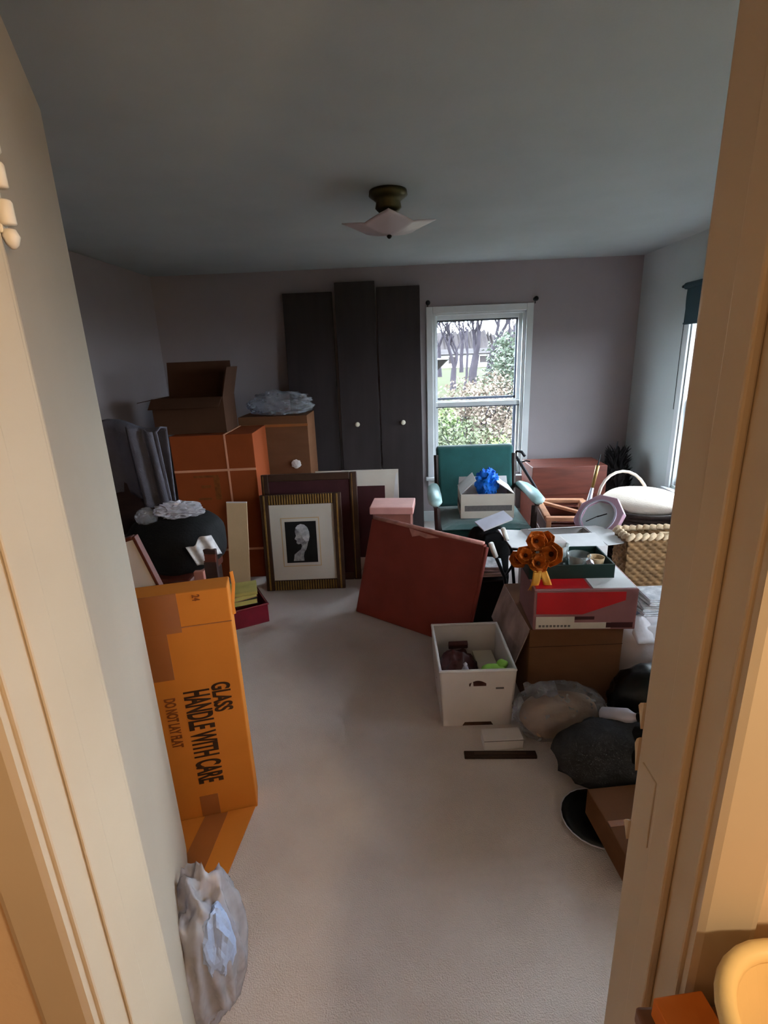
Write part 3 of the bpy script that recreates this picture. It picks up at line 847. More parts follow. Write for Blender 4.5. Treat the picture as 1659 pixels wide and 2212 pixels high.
# raked backrest
bk = MB()
def BK(x, z, y):
    return (x, .22 + (z - .40) * .22 + y, z)
bk.hexa([BK(-.275, .42, 0), BK(.275, .42, 0), BK(.275, .42, .075), BK(-.275, .42, .075), BK(-.285, .862, 0), BK(.285, .862, 0), BK(.285, .862, .075), BK(-.285, .862, .075)])
bk.build('backrest', M_GREEN, r, bevel=.028, seg=4)
MB().b(-.29, .29, -.30, .24, .27, .325).build('seat_rail', M_DWOOD, r, bevel=.006)
for s in (-1, 1):
    MB().tube([(s * .30, -.27, 0), (s * .305, -.26, .30), (s * .315, -.235, .555)], [.018, .022, .02], 8).build('leg', M_DWOOD, r)
    MB().tube([(s * .27, .30, 0), (s * .275, .24, .30), (s * .285, .32, .80)], [.018, .022, .018], 8).build('leg', M_DWOOD, r)
    MB().tube([(s * .325, -.26, .575), (s * .325, -.05, .585), (s * .305, .27, .57)], .018, 8).build('arm_rail', M_DWOOD, r)
    ap = MB().tube([(s * .325, -.30, .59), (s * .327, -.27, .605), (s * .325, -.10, .612), (s * .318, .10, .608), (s * .31, .2, .60)], [.022, .045, .048, .042, .03], 12, flat=.55)
    ap.build('arm_pad', M_ARM, r, smooth=True, label='pale arm pad')  # pad paler than the green upholstery
# open box on the seat
r = carton('open_parcel', 'off-white open parcel with a grey printed band and blue tissue on the green chair', 'box', (.60, 3.38, .457), -.04, (.35, .26, .165), M_BOXW,
           (('left', -48, .135), ('right', -55, .135), ('back', 10, .06)), True, flap_mat=M_PAPER)
MB().b(-.15, .16, -.1318, -.1298, .05, .088).build('printed_band', M_STRIPE, r)
MB().b(-.177, -.1745, -.12, .12, .05, .088).build('printed_band', M_STRIPE, r)
o = MB().blob((0, 0, .03), (.065, .06, .085), 6, .6, 2.2, 4).build('blue_tissue', M_BLUE)
o.location = (.61, 3.37, .64)
tag(o, 'crumpled bright blue tissue poking out of the parcel on the green chair', 'tissue')
# umbrella / cane behind the chair
r = thing('walking_stick', 'dark crook-handled stick leaning behind the right arm of the green chair', 'walking stick', (1.14, 3.72, 0))
MB().tube([(.06, -.04, .005), (-.09, .05, .52), (-.215, .12, .73)], [.012, .012, .014], 8).build('shaft', M_DARKMETAL, r)
MB().tube([(-.215, .12, .73), (-.235, .13, .76), (-.225, .13, .79), (-.19, .12, .785), (-.165, .11, .75)], .011, 8).build('crook', M_DARKMETAL, r, smooth=True)
MB().tube([(-.21, .115, .70), (-.16, .10, .72), (-.13, .09, .715)], .006, 6).build('side_prong', M_DARKMETAL, r)

# ------------------------------------------------------------------ right-hand background: desk, crate, bundle
r = thing('wooden_chest', 'low red-brown wooden chest against the far wall right of the window', 'chest', (1.40, 4.16, 0))
MB().b(-.30, .30, -.26, .26, .03, .35).build('body', M_RWOOD, r, bevel=.004)
MB().b(-.31, .31, -.275, .275, .35, .375).build('ledge', M_RWOOD, r, bevel=.006)
MB().b(-.30, .30, -.10, .25, .375, .61).build('upper_case', M_RWOOD, r, bevel=.004)
for x in (-.25, .25):
    for y in (-.21, .21):
        MB().b(x - .03, x + .03, y - .03, y + .03, 0, .03).build('foot', M_DWOOD, r)
for x in (-.15, .15):
    d = MB().b(x - .14, x + .14, -.268, -.26, .07, .33).build('drawer_front', M_RWOOD, r, bevel=.003)
    MB().lathe([(.008, 0), (.014, .012), (.012, .02)], 10, (x, -.268, .2), m=Euler((math.pi / 2, 0, 0)).to_matrix()).build('pull', M_BRASS, d)

r = thing('pine_crate', 'open pine crate with pale rails below the wooden chest', 'crate', (1.10, 3.22, 0), -.12)
for k, (x0, x1, y0, y1) in enumerate([(-.15, .15, -.21, -.198), (-.15, .15, .198, .21), (-.15, -.138, -.198, .198), (.138, .15, -.198, .198)]):
    for i in range(4):
        MB().b(x0, x1, y0, y1, .02 + i * .115, .125 + i * .115).build('slat', M_RWOOD, r, bevel=.002)
for sx in (-1, 1):
    for s2 in (-1, 1):
        MB().b(sx * .138 - .014, sx * .138 + .014, s2 * .198 - .014, s2 * .198 + .014, 0, .50).build('corner_post', M_LWOOD, r, bevel=.003)
MB().b(-.16, .16, .185, .225, .50, .525).build('top_rail', M_LWOOD, r, bevel=.005)
MB().b(-.16, .16, -.225, -.185, .50, .525).build('top_rail', M_LWOOD, r, bevel=.005)
MB().b(-.165, -.125, -.185, .185, .50, .525).build('top_rail', M_LWOOD, r, bevel=.005)
MB().b(.125, .165, -.185, .185, .50, .525).build('top_rail', M_LWOOD, r, bevel=.005)
MB().box((.0, -.0, .515), (.028, .46, .02), (0, 0, .7)).build('loose_rail', M_LWOOD, r, bevel=.004)
r = thing('folded_umbrella', 'pale furled umbrella with gold tip standing in the pine crate', 'umbrella', (1.13, 3.12, 0))
MB().tube([(.0, 0, .03), (.04, .03, .25), (.10, .09, .48), (.148, .14, .64)], [.012, .022, .020, .010], 10).build('furled_cloth', M_SILVER, r, smooth=True)
MB().tube([(.148, .14, .64), (.185, .175, .78)], [.010, .013], 10).build('gold_handle', M_GOLD, r, smooth=True)
MB().tube([(.185, .175, .78), (.205, .195, .85)], [.006, .003], 8).build('dark_tip', M_DARKMETAL, r)

# dark shaggy bundle in the corner
mb = MB()
rnd = random.Random(3)
for i in range(420):
    t = rnd.random()
    a = rnd.random() * 6.283
    rad = .13 * (1 - t * .72)
    z = .05 + t * .60
    b0 = Vector((math.cos(a) * rad, math.sin(a) * rad, z))
    d = Vector((math.cos(a) * .5, math.sin(a) * .5, .9)).normalized()
    mb.tube([b0, b0 + d * .05, b0 + d * .10 + Vector((rnd.uniform(-.02, .02), rnd.uniform(-.02, .02), 0))], [.008, .006, .001], 4, cap=False)
r = thing('shaggy_bundle', 'dark shaggy bundle standing in the far right corner', 'bundle', (1.87, 4.30, 0))
MB().lathe([(.12, .0), (.14, .06), (.12, .25), (.08, .5), (.03, .66), (.005, .72)], 16).build('core', M_FUR, r, smooth=True)
mb.build('shaggy_fibres', M_FUR, r, kind='stuff')
MB().tube([(-.02, 0, .60), (-.01, -.01, .76)], [.008, .005], 6).build('handle', M_DARKMETAL, r)

# round dark basket with ivory cushion
r = thing('round_basket', 'round dark woven basket with hoop handle near the right window', 'basket', (1.60, 3.24, 0))
rings = MB()
z = 0.0
prof_r = lambda z: .20 + .075 * (z / .52) ** .6
MB().lathe([(prof_r(0), .0), (prof_r(.1), .1), (prof_r(.3), .3), (prof_r(.5), .5), (prof_r(.5) - .012, .5), (prof_r(.3) - .012, .3), (prof_r(0) - .012, .012)], 40).build('basket_wall', M_BARREL, r, smooth=True)
for i in range(13):
    z = .03 + i * .038
    rr = prof_r(z) + .004
    MB().tube([(rr * math.cos(t * .2618), rr * math.sin(t * .2618), z) for t in range(25)], .010, 6, cap=False).build('woven_band', M_BARREL, r, smooth=True)
rr = prof_r(.5)
MB().tube([(rr * math.cos(t * .2618), rr * math.sin(t * .2618), .515) for t in range(25)], .016, 8, cap=False).build('rim', M_BARREL, r, smooth=True)
MB().tube([(-.05 - .17 * math.cos(t * math.pi / 12), .16 + .05 * math.sin(t * math.pi / 12), .50 + .20 * math.sin(t * math.pi / 12)) for t in range(13)], .010, 8, flat=1).build('hoop_handle', M_CUSH, r, smooth=True)
MB().grid(lambda u, v: (.10 + u * .03, -.262 - .004, .60 - v * .12), 2, 4).build('dark_strap', M_DARKMETAL, r, solid=.004)
o = MB().blob((0, 0, .045), (.245, .245, .075), 2, .03, 1.5, 4, False).build('ivory_cushion', M_CUSH, smooth=True)
o.location = (1.60, 3.24, .505)
tag(o, 'ivory round cushion set in the top of the dark basket', 'cushion')

# wicker hamper on a grey bin
r = thing('grey_bin', 'low grey bin under the tan wicker basket', 'bin', (1.36, 2.62, 0))
MB().b(-.24, .24, -.20, .20, 0, .27).build('bin_body', M_DGREYF, r, bevel=.01)
MB().b(-.25, .25, -.21, .21, .27, .295).build('lid', M_MAUVE, r, bevel=.006)
r = thing('wicker_basket', 'tan rectangular wicker basket with twisted rope rim beside the doorway edge', 'basket', (1.38, 2.50, .297))
wk = MB()
def wall(p0, p1, nrm, n, m_):
    p0, p1, nrm = Vector(p0), Vector(p1), Vector(nrm)
    def fn(u, v):
        i, j = u * n, v * m_
        wv = math.sin(i * math.pi) * (1 if int(j) % 2 else -1)
        bul = abs(math.sin(j * math.pi))
        p = p0.lerp(p1, u)
        return p + Vector((0, 0, .29 * v)) + nrm * (.006 * wv * bul + .004 * bul)
    wk.grid(fn, n * 4, m_ * 4)
wall((-.23, -.07, 0), (.23, -.07, 0), (0, -1, 0), 20, 15)
wall((-.23, .07, 0), (-.23, -.07, 0), (-1, 0, 0), 7, 15)
wall((.23, -.07, 0), (.23, .07, 0), (1, 0, 0), 7, 15)
wall((.23, .07, 0), (-.23, .07, 0), (0, 1, 0), 20, 15)
wk.build('woven_sides', M_WICKER, r, smooth=True, solid=.006)
MB().b(-.225, .225, -.065, .065, 0, .008).build('base', M_WICKER, r)
per = [(-.23, -.07), (.23, -.07), (.23, .07), (-.23, .07)]
proto = MB().tube([(-.026, 0, -.008), (-.01, 0, .004), (.01, 0, .012), (.026, 0, .004)], [.008, .015, .015, .008], 8).build('rope_twist', M_ROPE, r, smooth=True)
first = True
for a_, b_ in zip(per, per[1:] + per[:1]):
    a_, b_ = Vector((*a_, .295)), Vector((*b_, .295))
    n = round((b_ - a_).length / .036)
    for i in range(n):
        o = proto if first else proto.copy()
        if not first:
            COL.objects.link(o)
            o.parent = r
        first = False
        o.location = a_.lerp(b_, (i + .5) / n)
        o.rotation_euler = (0, 0, math.atan2((b_ - a_).y, (b_ - a_).x) + .35)
r2 = thing('white_plug', 'small white plug on a short cord lying on the wicker basket rim', 'plug', (1.40, 2.43, .609))
MB().b(-.018, .018, -.015, .015, .0, .035).build('plug_body', M_PAPER, r2, bevel=.005)
MB().tube([(-.015, 0, .012), (-.05, .0, .008), (-.09, .01, .006)], .005, 6).build('cord', M_ROPE, r2)

# octagonal clock
r = thing('octagonal_clock', 'mauve octagonal clock with pale dial propped on the white box', 'clock', (1.13, 2.76, .60))
zz = Vector((-.62, -.42, .62)).normalized()
xx = Vector((0, 0, 1)).cross(zz).normalized()
yy = zz.cross(xx)
r.rotation_euler = Matrix((xx, yy, zz)).transposed().to_euler()
def ring(R0, R1, z0, z1, n, ph=0):
    mb = MB()
    vs = []
    for R, z in ((R0, z0), (R0, z1), (R1, z1), (R1, z0)):
        for k in range(n):
            t = 2 * math.pi * (k + ph) / n
            vs.append((R * math.cos(t), R * math.sin(t), z))
    fs = []
    for q in range(4):
        for k in range(n):
            fs.append((q * n + k, q * n + (k + 1) % n, ((q + 1) % 4) * n + (k + 1) % n, ((q + 1) % 4) * n + k))
    return mb.add(vs, fs)
ring(.145, .098, -.02, .012, 8, .5).build('octagon_frame', M_CLOCKF, r, bevel=.004)
MB().lathe([(.097, -.018), (.097, .004), (.05, .006), (.001, .007)], 36).build('dial', M_DIAL, r)
ring(.106, .096, .012, .018, 36).build('bezel', M_SILVER, r)
MB().box((.02, .015, .009), (.055, .006, .002), (0, 0, .6)).build('hour_hand', M_DARKMETAL, r)
MB().box((-.025, -.02, .010), (.075, .004, .002), (0, 0, .75)).build('minute_hand', M_DARKMETAL, r)

# white open box behind the tray
carton('white_open_box', 'white open box with splayed flaps behind the dark green tray', 'box', (.87, 2.575, 0), .05, (.36, .30, .555), M_FILE,
       (('left', 84, .13), ('right', 86, .14), ('front', -80, .14), ('back', -70, .12)), True, flap_mat=M_PAPER)

# ------------------------------------------------------------------ middle: black case, papers, walker
r = thing('black_case', 'black upright case between the red table and the big brown carton', 'case', (.50, 2.76, 0), .1)
MB().b(-.11, .11, -.08, .08, 0, .27).build('case_body', M_BLACKP, r, bevel=.012)
MB().tube([(-.04, 0, .268), (-.04, 0, .285), (.04, 0, .285), (.04, 0, .268)], .006, 6).build('handle', M_BLACKP, r)
for k, (dz, rz, lab) in enumerate(((.0, .05, 'lower folded white cloth on the black case'), (.035, -.12, 'upper folded lilac-white cloth on the black case'))):
    r = thing('folded_cloth', lab, 'cloth', (.495, 2.745, .292 + dz), rz, 'cloths on the black case')
    for i in range(2):
        MB().grid(lambda u, v: (-.095 + u * .19, -.075 + v * .15, .006 + i * .014 + .006 * math.sin(u * 6 + i) * math.sin(v * 5)), 10, 8).build('fold', M_PAPER if k == 0 else M_NEWS, r, smooth=True, solid=.010)
r = thing('black_tote', 'tall black bag behind the cloths, in front of the green chair', 'bag', (.555, 2.99, 0), .2)
MB().blob((0, 0, .24), (.12, .09, .25), 9, .10, 2, 4, False, zmin=0.0, power=4).build('bag_body', M_BLACK, r, smooth=True)
MB().tube([(-.06, -.07, .40), (-.06, -.10, .47), (.0, -.11, .49), (.06, -.10, .47), (.06, -.07, .40)], .008, 6).build('strap', M_BLACK, r, smooth=True)
r = thing('white_booklet', 'pale lilac booklet lying on the tall black bag', 'booklet', (.58, 2.95, .53), (.25, -.22, .35))
MB().b(-.10, .10, -.05, .05, 0, .010).build('page_block', M_PAPER, r, bevel=.001)
MB().b(-.102, .102, -.052, .052, .010, .013).build('cover', M_SILVER, r, bevel=.001)
r = thing('folding_walker', 'white tubular frame leaning beside the big brown carton', 'walker', (.50, 2.50, 0))
MB().tube([(.12, .08, .01), (.06, .02, .36), (.0, -.03, .50)], .009, 8).build('leg', M_DARKMETAL, r)
MB().tube([(.0, -.03, .50), (-.03, -.05, .58)], .014, 10).build('white_grip', M_WHITE, r, smooth=True)
MB().tube([(.17, .14, .01), (.10, .06, .50), (.065, .02, .575)], .009, 8).build('leg', M_DARKMETAL, r)
MB().tube([(.065, .02, .575), (.04, -.0, .64)], .013, 10).build('white_grip', M_WHITE, r, smooth=True)
MB().tube([(.06, .02, .36), (.11, .07, .40)], .007, 8).build('cross_bar', M_DARKMETAL, r)

# ------------------------------------------------------------------ big brown carton stack at the right
r = carton('big_carton', 'big brown carton on the carpet with a drooping marbled flap, red box on top', 'carton', (.735, 2.16, 0), .03, (.40, .46, .385), M_CARD,
           (('left', 161, .19),), False, flap_mat=M_FLAPIN)
MB().b(-.2, .2, -.2315, -.2295, .30, .303).build('seam', M_CARDD, r)
r = thing('red_box', 'red and white printed box lying on the big brown carton', 'box', (.765, 2.045, .388), -.03)
RW, RD, RH = .42, .27, .185
MB().b(-RW / 2, RW / 2, -RD / 2, RD / 2, 0, RH).build('box_body', M_MAUVE, r, bevel=.004)
y = -RD / 2 - .001
MB().slab([(-RW / 2 + .012, y, .075), (-RW / 2 + .20, y, .072), (RW / 2 - .05, y, .135), (RW / 2 - .05, y, RH - .012), (-RW / 2 + .012, y, RH - .012)], (0, -1, 0), .001).build('red_panel', M_REDBOX, r)
MB().b(-RW / 2 + .012, -RW / 2 + .17, y - .0004, y + .001, .006, .062).build('white_panel', M_BOXW, r)
MB().b(-RW / 2 + .17, RW / 2 - .1, y - .0004, y + .001, .006, .034).build('white_panel', M_BOXW, r)
for i in range(9):
    MB().b(-RW / 2 + .024 + i * .015, -RW / 2 + .034 + i * .015, y - .0008, y, .014, .024).build('small_print', M_STRIPE, r)
MB().b(RW / 2 - .12, RW / 2 - .012, y - .0006, y, .01, .034).build('dark_print', M_MAROON, r)
MB().b(-RW / 2 + .17, -RW / 2 + .25, y - .0004, y + .001, .048, .062).build('dark_print', M_MAROON, r)
MB().b(-RW / 2 + .01, .02, -RD / 2 + .01, RD / 2 - .01, RH, RH + .001).build('top_red_panel', M_REDBOX, r)
MB().b(.03, RW / 2 - .008, -RD / 2 + .01, RD / 2 - .01, RH, RH + .001).build('top_pale_panel', M_PAPER, r)
MB().b(RW / 2 - .0003, RW / 2 + .001, -RD / 2 + .01, RD / 2 - .01, .01, RH - .01).build('side_pale_panel', M_PAPER, r)
# dark green tray on it
r = thing('green_tray', 'dark green tray of glassware on the red box', 'tray', (.735, 2.125, .575), -.02)
TW, TD, TH = .36, .22, .062
MB().b(-TW / 2, TW / 2, -TD / 2, TD / 2, 0, .005).build('tray_base', M_DGREEN, r)
for x0, x1, y0, y1 in ((-TW / 2, TW / 2, -TD / 2, -TD / 2 + .006), (-TW / 2, TW / 2, TD / 2 - .006, TD / 2), (-TW / 2, -TW / 2 + .006, -TD / 2 + .006, TD / 2 - .006), (TW / 2 - .006, TW / 2, -TD / 2 + .006, TD / 2 - .006)):
    MB().b(x0, x1, y0, y1, .005, TH).build('tray_side', M_DGREEN, r, bevel=.001)
def tumbler(name, label, loc, rot, R, h, m):
    r = thing(name, label, 'glassware', loc, rot, 'glassware in the green tray')
    MB().lathe([(R * .75, 0), (R * .8, .004), (R, h), (R - .003, h), (R * .75, .008)], 24).build('bowl', m, r, smooth=True)
    MB().lathe([(R * .78, .0), (R * .82, .003), (R * .78, .006)], 24).build('foot_ring', m, r, smooth=True)
    return r
tumbler('glass_jar', 'clear glass jar in the middle of the green tray', (.715, 2.15, .582), 0, .045, .10, M_GLASSW)
tumbler('glass_bowl', 'clear glass bowl toward the right of the green tray', (.79, 2.10, .582), (0, 0, 0), .05, .07, M_GLASSW)
tumbler('cream_dish', 'cream ceramic dish at the right end of the green tray', (.865, 2.10, .582), (0, 0, 0), .036, .055, M_CREAM)
r = thing('silver_ornament', 'small silver ornament standing between the glass pieces', 'ornament', (.815, 2.035, .582))
MB().box((0, 0, .055), (.022, .022, .022), (.6, .6, .3)).build('cube', M_SILVER, r, bevel=.002)
MB().lathe([(.018, 0), (.018, .004), (.006, .01), (.006, .045)], 14).build('stand', M_SILVER, r, smooth=True)
r = thing('grey_container', 'pale grey container with a dark opening behind the flowers', 'container', (.695, 2.195, .582), .1)
MB().b(-.06, .06, -.035, .035, 0, .11).build('container_body', M_FILE, r, bevel=.01)
MB().lathe([(.026, 0), (.026, .003)], 20, (.01, -.0375, .065), m=Euler((math.pi / 2, 0, 0)).to_matrix()).build('dark_opening', M_MAROON, r)

# artificial flowers at the tray's left end
r = thing('flower_bunch', 'bunch of orange-brown artificial flowers with gold ribbon on the green tray', 'flowers', (.585, 2.06, .60))
rnd = random.Random(12)
heads = [((-.045, -.02, .075), .042), ((.0, .0, .135), .046), ((.065, -.035, .085), .055), ((.055, .03, .125), .038), ((-.07, .02, .04), .04), ((.0, -.05, .05), .045)]
for hc, hr_ in heads:
    d = (Vector((-.15, -.8, .45)) + Vector((rnd.uniform(-.5, .5), 0, rnd.uniform(-.3, .3)))).normalized()
    q = Vector((0, 0, 1)).rotation_difference(d).to_matrix()
    pm = MB()
    for ringk, (cnt, rad, lift) in enumerate(((6, 1.0, .35), (5, .68, .85))):
        for i in range(cnt):
            a = 2 * math.pi * (i + .5 * ringk) / cnt
            def pf(u, v, a=a, rad=rad, lift=lift):
                wv = math.sin(math.pi * min(1, v * .9 + .1)) ** .6 * .62
                rr_ = v * rad
                p = Vector((rr_, (u - .5) * 2 * wv * rad, lift * v * v + .15 * (2 * u - 1) ** 2))
                p = Matrix.Rotation(a, 3, 'Z') @ p
                return q @ (p * hr_) + Vector(hc)
            pm.grid(pf, 4, 5)
    fl_ = pm.build('flower_head', M_PETAL, r, smooth=True, solid=.002)
    MB().blob((0, 0, 0), (1, 1, .6), 3, .15, 4, 2).build('flower_centre', M_PETALC, fl_)
    cc = fl_.children[0]
    cc.scale = (hr_ * .2,) * 3
    cc.location = Vector(hc) + d * hr_ * .3
    cc.rotation_euler = q.to_euler()
MB().tube([(.0, .0, .10), (.0, .02, .03), (.03, .04, -.01)], .006, 6).build('stem_bundle', M_DGREEN, r)
for sx, ex in ((-.01, -.02), (.012, .03)):
    MB().grid(lambda u, v: (sx + ex * v + (u - .5) * .034, -.085 - .018 * math.sin(v * 3.0), .03 - v * .085 + .004 * math.sin(u * 9)), 4, 8).build('ribbon_tail', M_RIBBON, r, smooth=True, solid=.0015)

# ------------------------------------------------------------------ white file box with things in it
r = thing('file_box', 'white cardboard file box on the carpet with oddments inside', 'box', (.303, 1.99, 0), .015)
BW, BD, BH, t = .315, .385, .275, .006
tp = .012
mb = MB()
def fbw(x0, y0, x1, y1):
    a, b_ = Vector((x0, y0, 0)), Vector((x1, y1, 0))
    n = Vector((-(b_ - a).y, (b_ - a).x, 0)).normalized() * t
    s = 1 - tp * 2 / BW
    mb.hexa([a * s + Vector((0, 0, .0)), b_ * s, b_ * s + n, a * s + n, a + Vector((0, 0, BH)), b_ + Vector((0, 0, BH)), b_ + n + Vector((0, 0, BH)), a + n + Vector((0, 0, BH))])
x, y = BW / 2, BD / 2
fbw(-x, -y, x, -y); fbw(x, -y, x, y); fbw(x, y, -x, y); fbw(-x, y, -x, -y)
mb.b(-x * .92, x * .92, -y * .92, y * .92, 0, .005)
mb.build('box_body', M_FILE, r)
for x0, y0, x1, y1 in ((-x, -y + .004, x, -y + .004), (-x, y - .004, x, y - .004), (-x + .004, -y, -x + .004, y), (x - .004, -y, x - .004, y)):
    MB().tube([(x0, y0, BH), (x1, y1, BH)], .0065, 6).build('folded_rim', M_PAPER, r)
yy_ = lambda z: -y * (1 - tp * 2 / BW * (1 - z / BH)) - .0015
h = MB().slab([(-.035 + .07 * i / 8, yy_(.215), .215 + .014 * math.sin(math.pi * i / 8)) for i in range(9)] + [(.035, yy_(.2), .203), (-.035, yy_(.2), .203)], (0, -1, 0), .002)
h.build('hand_hole', M_LEATHER, r, label='dark hand hole with torn edge')
MB().slab([(-.030, yy_(.21) - .002, .205), (-.018, yy_(.21) - .003, .204), (-.020, yy_(.22) - .002, .226), (-.026, yy_(.22) - .002, .222)], (0, -1, 0), .001).build('torn_scrap', M_PAPER, r)
MB().b(.075, .108, yy_(.19) - .0005, yy_(.19) + .001, .186, .194).build('printed_mark', M_STRIPE, r)
MB().slab([(-.06, yy_(0) - .001, .003), (.07, yy_(0) - .001, .003), (.06, yy_(.02) - .001, .020), (-.05, yy_(.02) - .001, .020)], (0, -1, 0), .001).build('damp_stain', M_CARDD, r)
# contents
o = MB().blob((0, 0, .105), (.085, .115, .105), 21, .28, 2.0, 4, True, zmin=0).build('leather_pouch', M_LEATHER, smooth=True)
o.location = (.25, 2.01, .01)
tag(o, 'crumpled oxblood leather bag inside the white file box', 'bag')
r2 = thing('brown_wallet', 'small brown wallet at the back of the white file box', 'wallet', (.262, 2.12, .19), (.5, 0, .05))
MB().b(-.045, .045, -.012, .012, 0, .035).build('wallet_body', M_LEATHER, r2, bevel=.004)
MB().b(-.045, .045, -.014, .0, .012, .018).build('wallet_seam', M_DWOOD, r2)
r2 = thing('paper_bundle', 'cream bundle of papers standing inside the white file box', 'papers', (.385, 2.06, .008), .05)
MB().b(-.045, .045, -.09, .09, 0, .14).build('paper_block', M_BOXW, r2, bevel=.006)
MB().b(-.046, .046, -.091, .091, .13, .142).build('top_sheet', M_MAT, r2, bevel=.002)
r2 = thing('green_dish', 'lime green moulded toy lying in the front of the file box', 'toy', (.385, 1.865, .20))
MB().blob((0, 0, .03), (.055, .03, .03), 4, .3, 1.4, 3, False).build('toy_body', M_LIME, r2, smooth=True)
MB().blob((.035, .015, .05), (.025, .022, .022), 7, .2, 1.4, 3, False).build('toy_head', M_LIME, r2, smooth=True)
r2 = thing('box_filler', 'dark folded cloth filling the front of the white file box', 'cloth', (.31, 1.885, .012))
MB().blob((0, 0, .075), (.115, .055, .095), 14, .15, 2, 3, True, zmin=0).build('cloth_body', M_BLACK, r2, smooth=True)
r2 = thing('pointed_figurine', 'small pale pointed figurine at the front of the file box', 'figurine', (.262, 1.855, .19))
MB().lathe([(.038, 0), (.034, .02), (.018, .05), (.007, .075), (.009, .083), (.003, .09)], 8).build('cone_body', M_SILVER, r2)
MB().lathe([(.04, 0), (.042, .006), (.036, .012)], 8).build('hem_ring', M_PAPER, r2)

# bits on the carpet in front of the file box
r = thing('small_white_carton', 'small white carton on the carpet in front of the file box', 'box', (.39, 1.705, .0), .04)
MB().b(-.078, .078, -.035, .035, 0, .045).build('carton_body', M_FILE, r, bevel=.002)
MB().b(-.04, .01, .036, .05, .0, .03).build('tuck_flap', M_LIME, r)
MB().b(-.078, .078, -.0355, -.034, .040, .043).build('lid_seam', M_STRIPE, r)
r = thing('wooden_ruler', 'dark wooden slat on the carpet beside the small white carton', 'slat', (.37, 1.635, 0), -.02)
MB().b(-.14, .14, -.016, .016, 0, .014).build('slat_body', M_DWOOD, r, bevel=.003)
MB().b(-.10, .10, -.006, .006, .014, .0155).build('groove_strip', M_FRAMEB, r)

# clear bag with tan contents
r = thing('clear_bag', 'clear plastic bag of tan goods on the carpet before the big carton', 'bag', (.635, 1.765, 0), .05)
MB().blob((0, 0, .085), (.155, .085, .085), 31, .06, 1.6, 4, False, zmin=.004, power=2.6).build('contents', M_TAN, r, smooth=True)
MB().blob((0, 0, .10), (.175, .105, .105), 32, .16, 2.6, 5, True, zmin=.002, power=2.4).build('film', M_CLEAR, r, smooth=True)
MB().grid(lambda u, v: (-.14 + .13 * u, .0 + .05 * v, .175 + .03 * v + .008 * math.sin(u * 14)), 20, 4).build('bag_mouth', M_CLEAR, r, smooth=True, solid=.001)

# dark garment heap
r = thing('charcoal_heap', 'heap of charcoal clothing on the carpet beside the doorway', 'clothes', (.745, 1.53, 0))
MB().blob((0, 0, .10), (.20, .125, .115), 41, .14, 1.8, 4, True, zmin=.0).build('garment', M_DGREYF, r, smooth=True)
MB().blob((.10, -.03, .12), (.11, .10, .09), 44, .2, 2, 4, True, zmin=.0).build('sleeve', M_BLACK, r, smooth=True)
r = thing('steel_bottle', 'grey bottle lying on the charcoal clothing', 'bottle', (.80, 1.60, .205), (0, 0, 0))
bm_ = Euler((math.pi / 2 - .45, 0, .75)).to_matrix()
MB().lathe([(.026, -.07), (.03, -.066), (.03, .03), (.018, .05), (.014, .06), (.014, .075)], 16, m=bm_).build('bottle_body', M_SILVER, r, smooth=True)
MB().lathe([(.017, .07), (.017, .095), (.012, .098)], 16, m=bm_).build('cap', M_DARKMETAL, r, smooth=True)
# black bin bag and white bag with papers
o = MB().blob((0, 0, .13), (.15, .12, .145), 51, .14, 2.2, 4, True, zmin=0).build('black_bin_bag', M_BLACKP, smooth=True)
o.location = (1.00, 1.79, 0)
tag(o, 'black bin bag on the floor right of the big carton', 'bag')
r = thing('white_carrier_bag', 'white plastic carrier bag of papers right of the big carton', 'bag', (1.13, 2.10, 0))
MB().blob((0, 0, .155), (.18, .14, .17), 61, .13, 1.9, 4, True, zmin=0.0).build('bag_body', M_WBAG, r, smooth=True)
MB().grid(lambda u, v: (-.10 + .2 * u, -.12 + .1 * v, .27 + .05 * math.sin(u * 6) * v + .03 * v), 16, 6).build('bag_lip', M_WBAG, r, smooth=True, solid=.002)
for k in range(5):
    r = thing('newspaper_bundle', ['lowest folded newspaper', 'second folded newspaper', 'middle folded newspaper', 'fourth folded newspaper', 'topmost folded newspaper'][k] + ' in the pile on the white carrier bag', 'newspaper',
              (1.21 + .008 * k, 2.20 + .006 * (k % 2), .325 + k * .0165), (0, 0, .1 - .09 * (k % 3)), 'newspapers on the carrier bag')
    MB().b(-.10, .10, -.075, .075, 0, .006).build('folded_sheet', M_NEWS, r, bevel=.002)
    MB().b(-.098, .099, -.074, .074, .008, .014).build('folded_sheet', M_PAPER if k % 2 else M_NEWS, r, bevel=.002)
    MB().tube([(-.099, -.074, .007), (-.099, .074, .007)], .007, 6).build('spine_fold', M_NEWS, r)

# tan carton and dark platter near the doorway
r = carton('tan_flat_carton', 'flat tan carton on the carpet next to the right door jamb', 'carton', (.755, 1.235, .021), .10, (.29, .27, .10), M_CARD)
MB().b(-.14, .14, -.01, .01, .10, .1012).build('tape_strip', M_TAPE, r)
r = thing('dark_platter', 'dark round platter half under the flat tan carton', 'platter', (.635, 1.34, .0), 0)
MB().lathe([(.02, .0), (.08, .001), (.115, .016), (.118, .019), (.08, .006), (.02, .005)], 40).build('dish', M_BLACKP, r, smooth=True)
MB().tube([(.1175 * math.cos(t * .2618), .1175 * math.sin(t * .2618), .018) for t in range(25)], .0022, 6, cap=False).build('rim', M_SILVER, r, smooth=True)

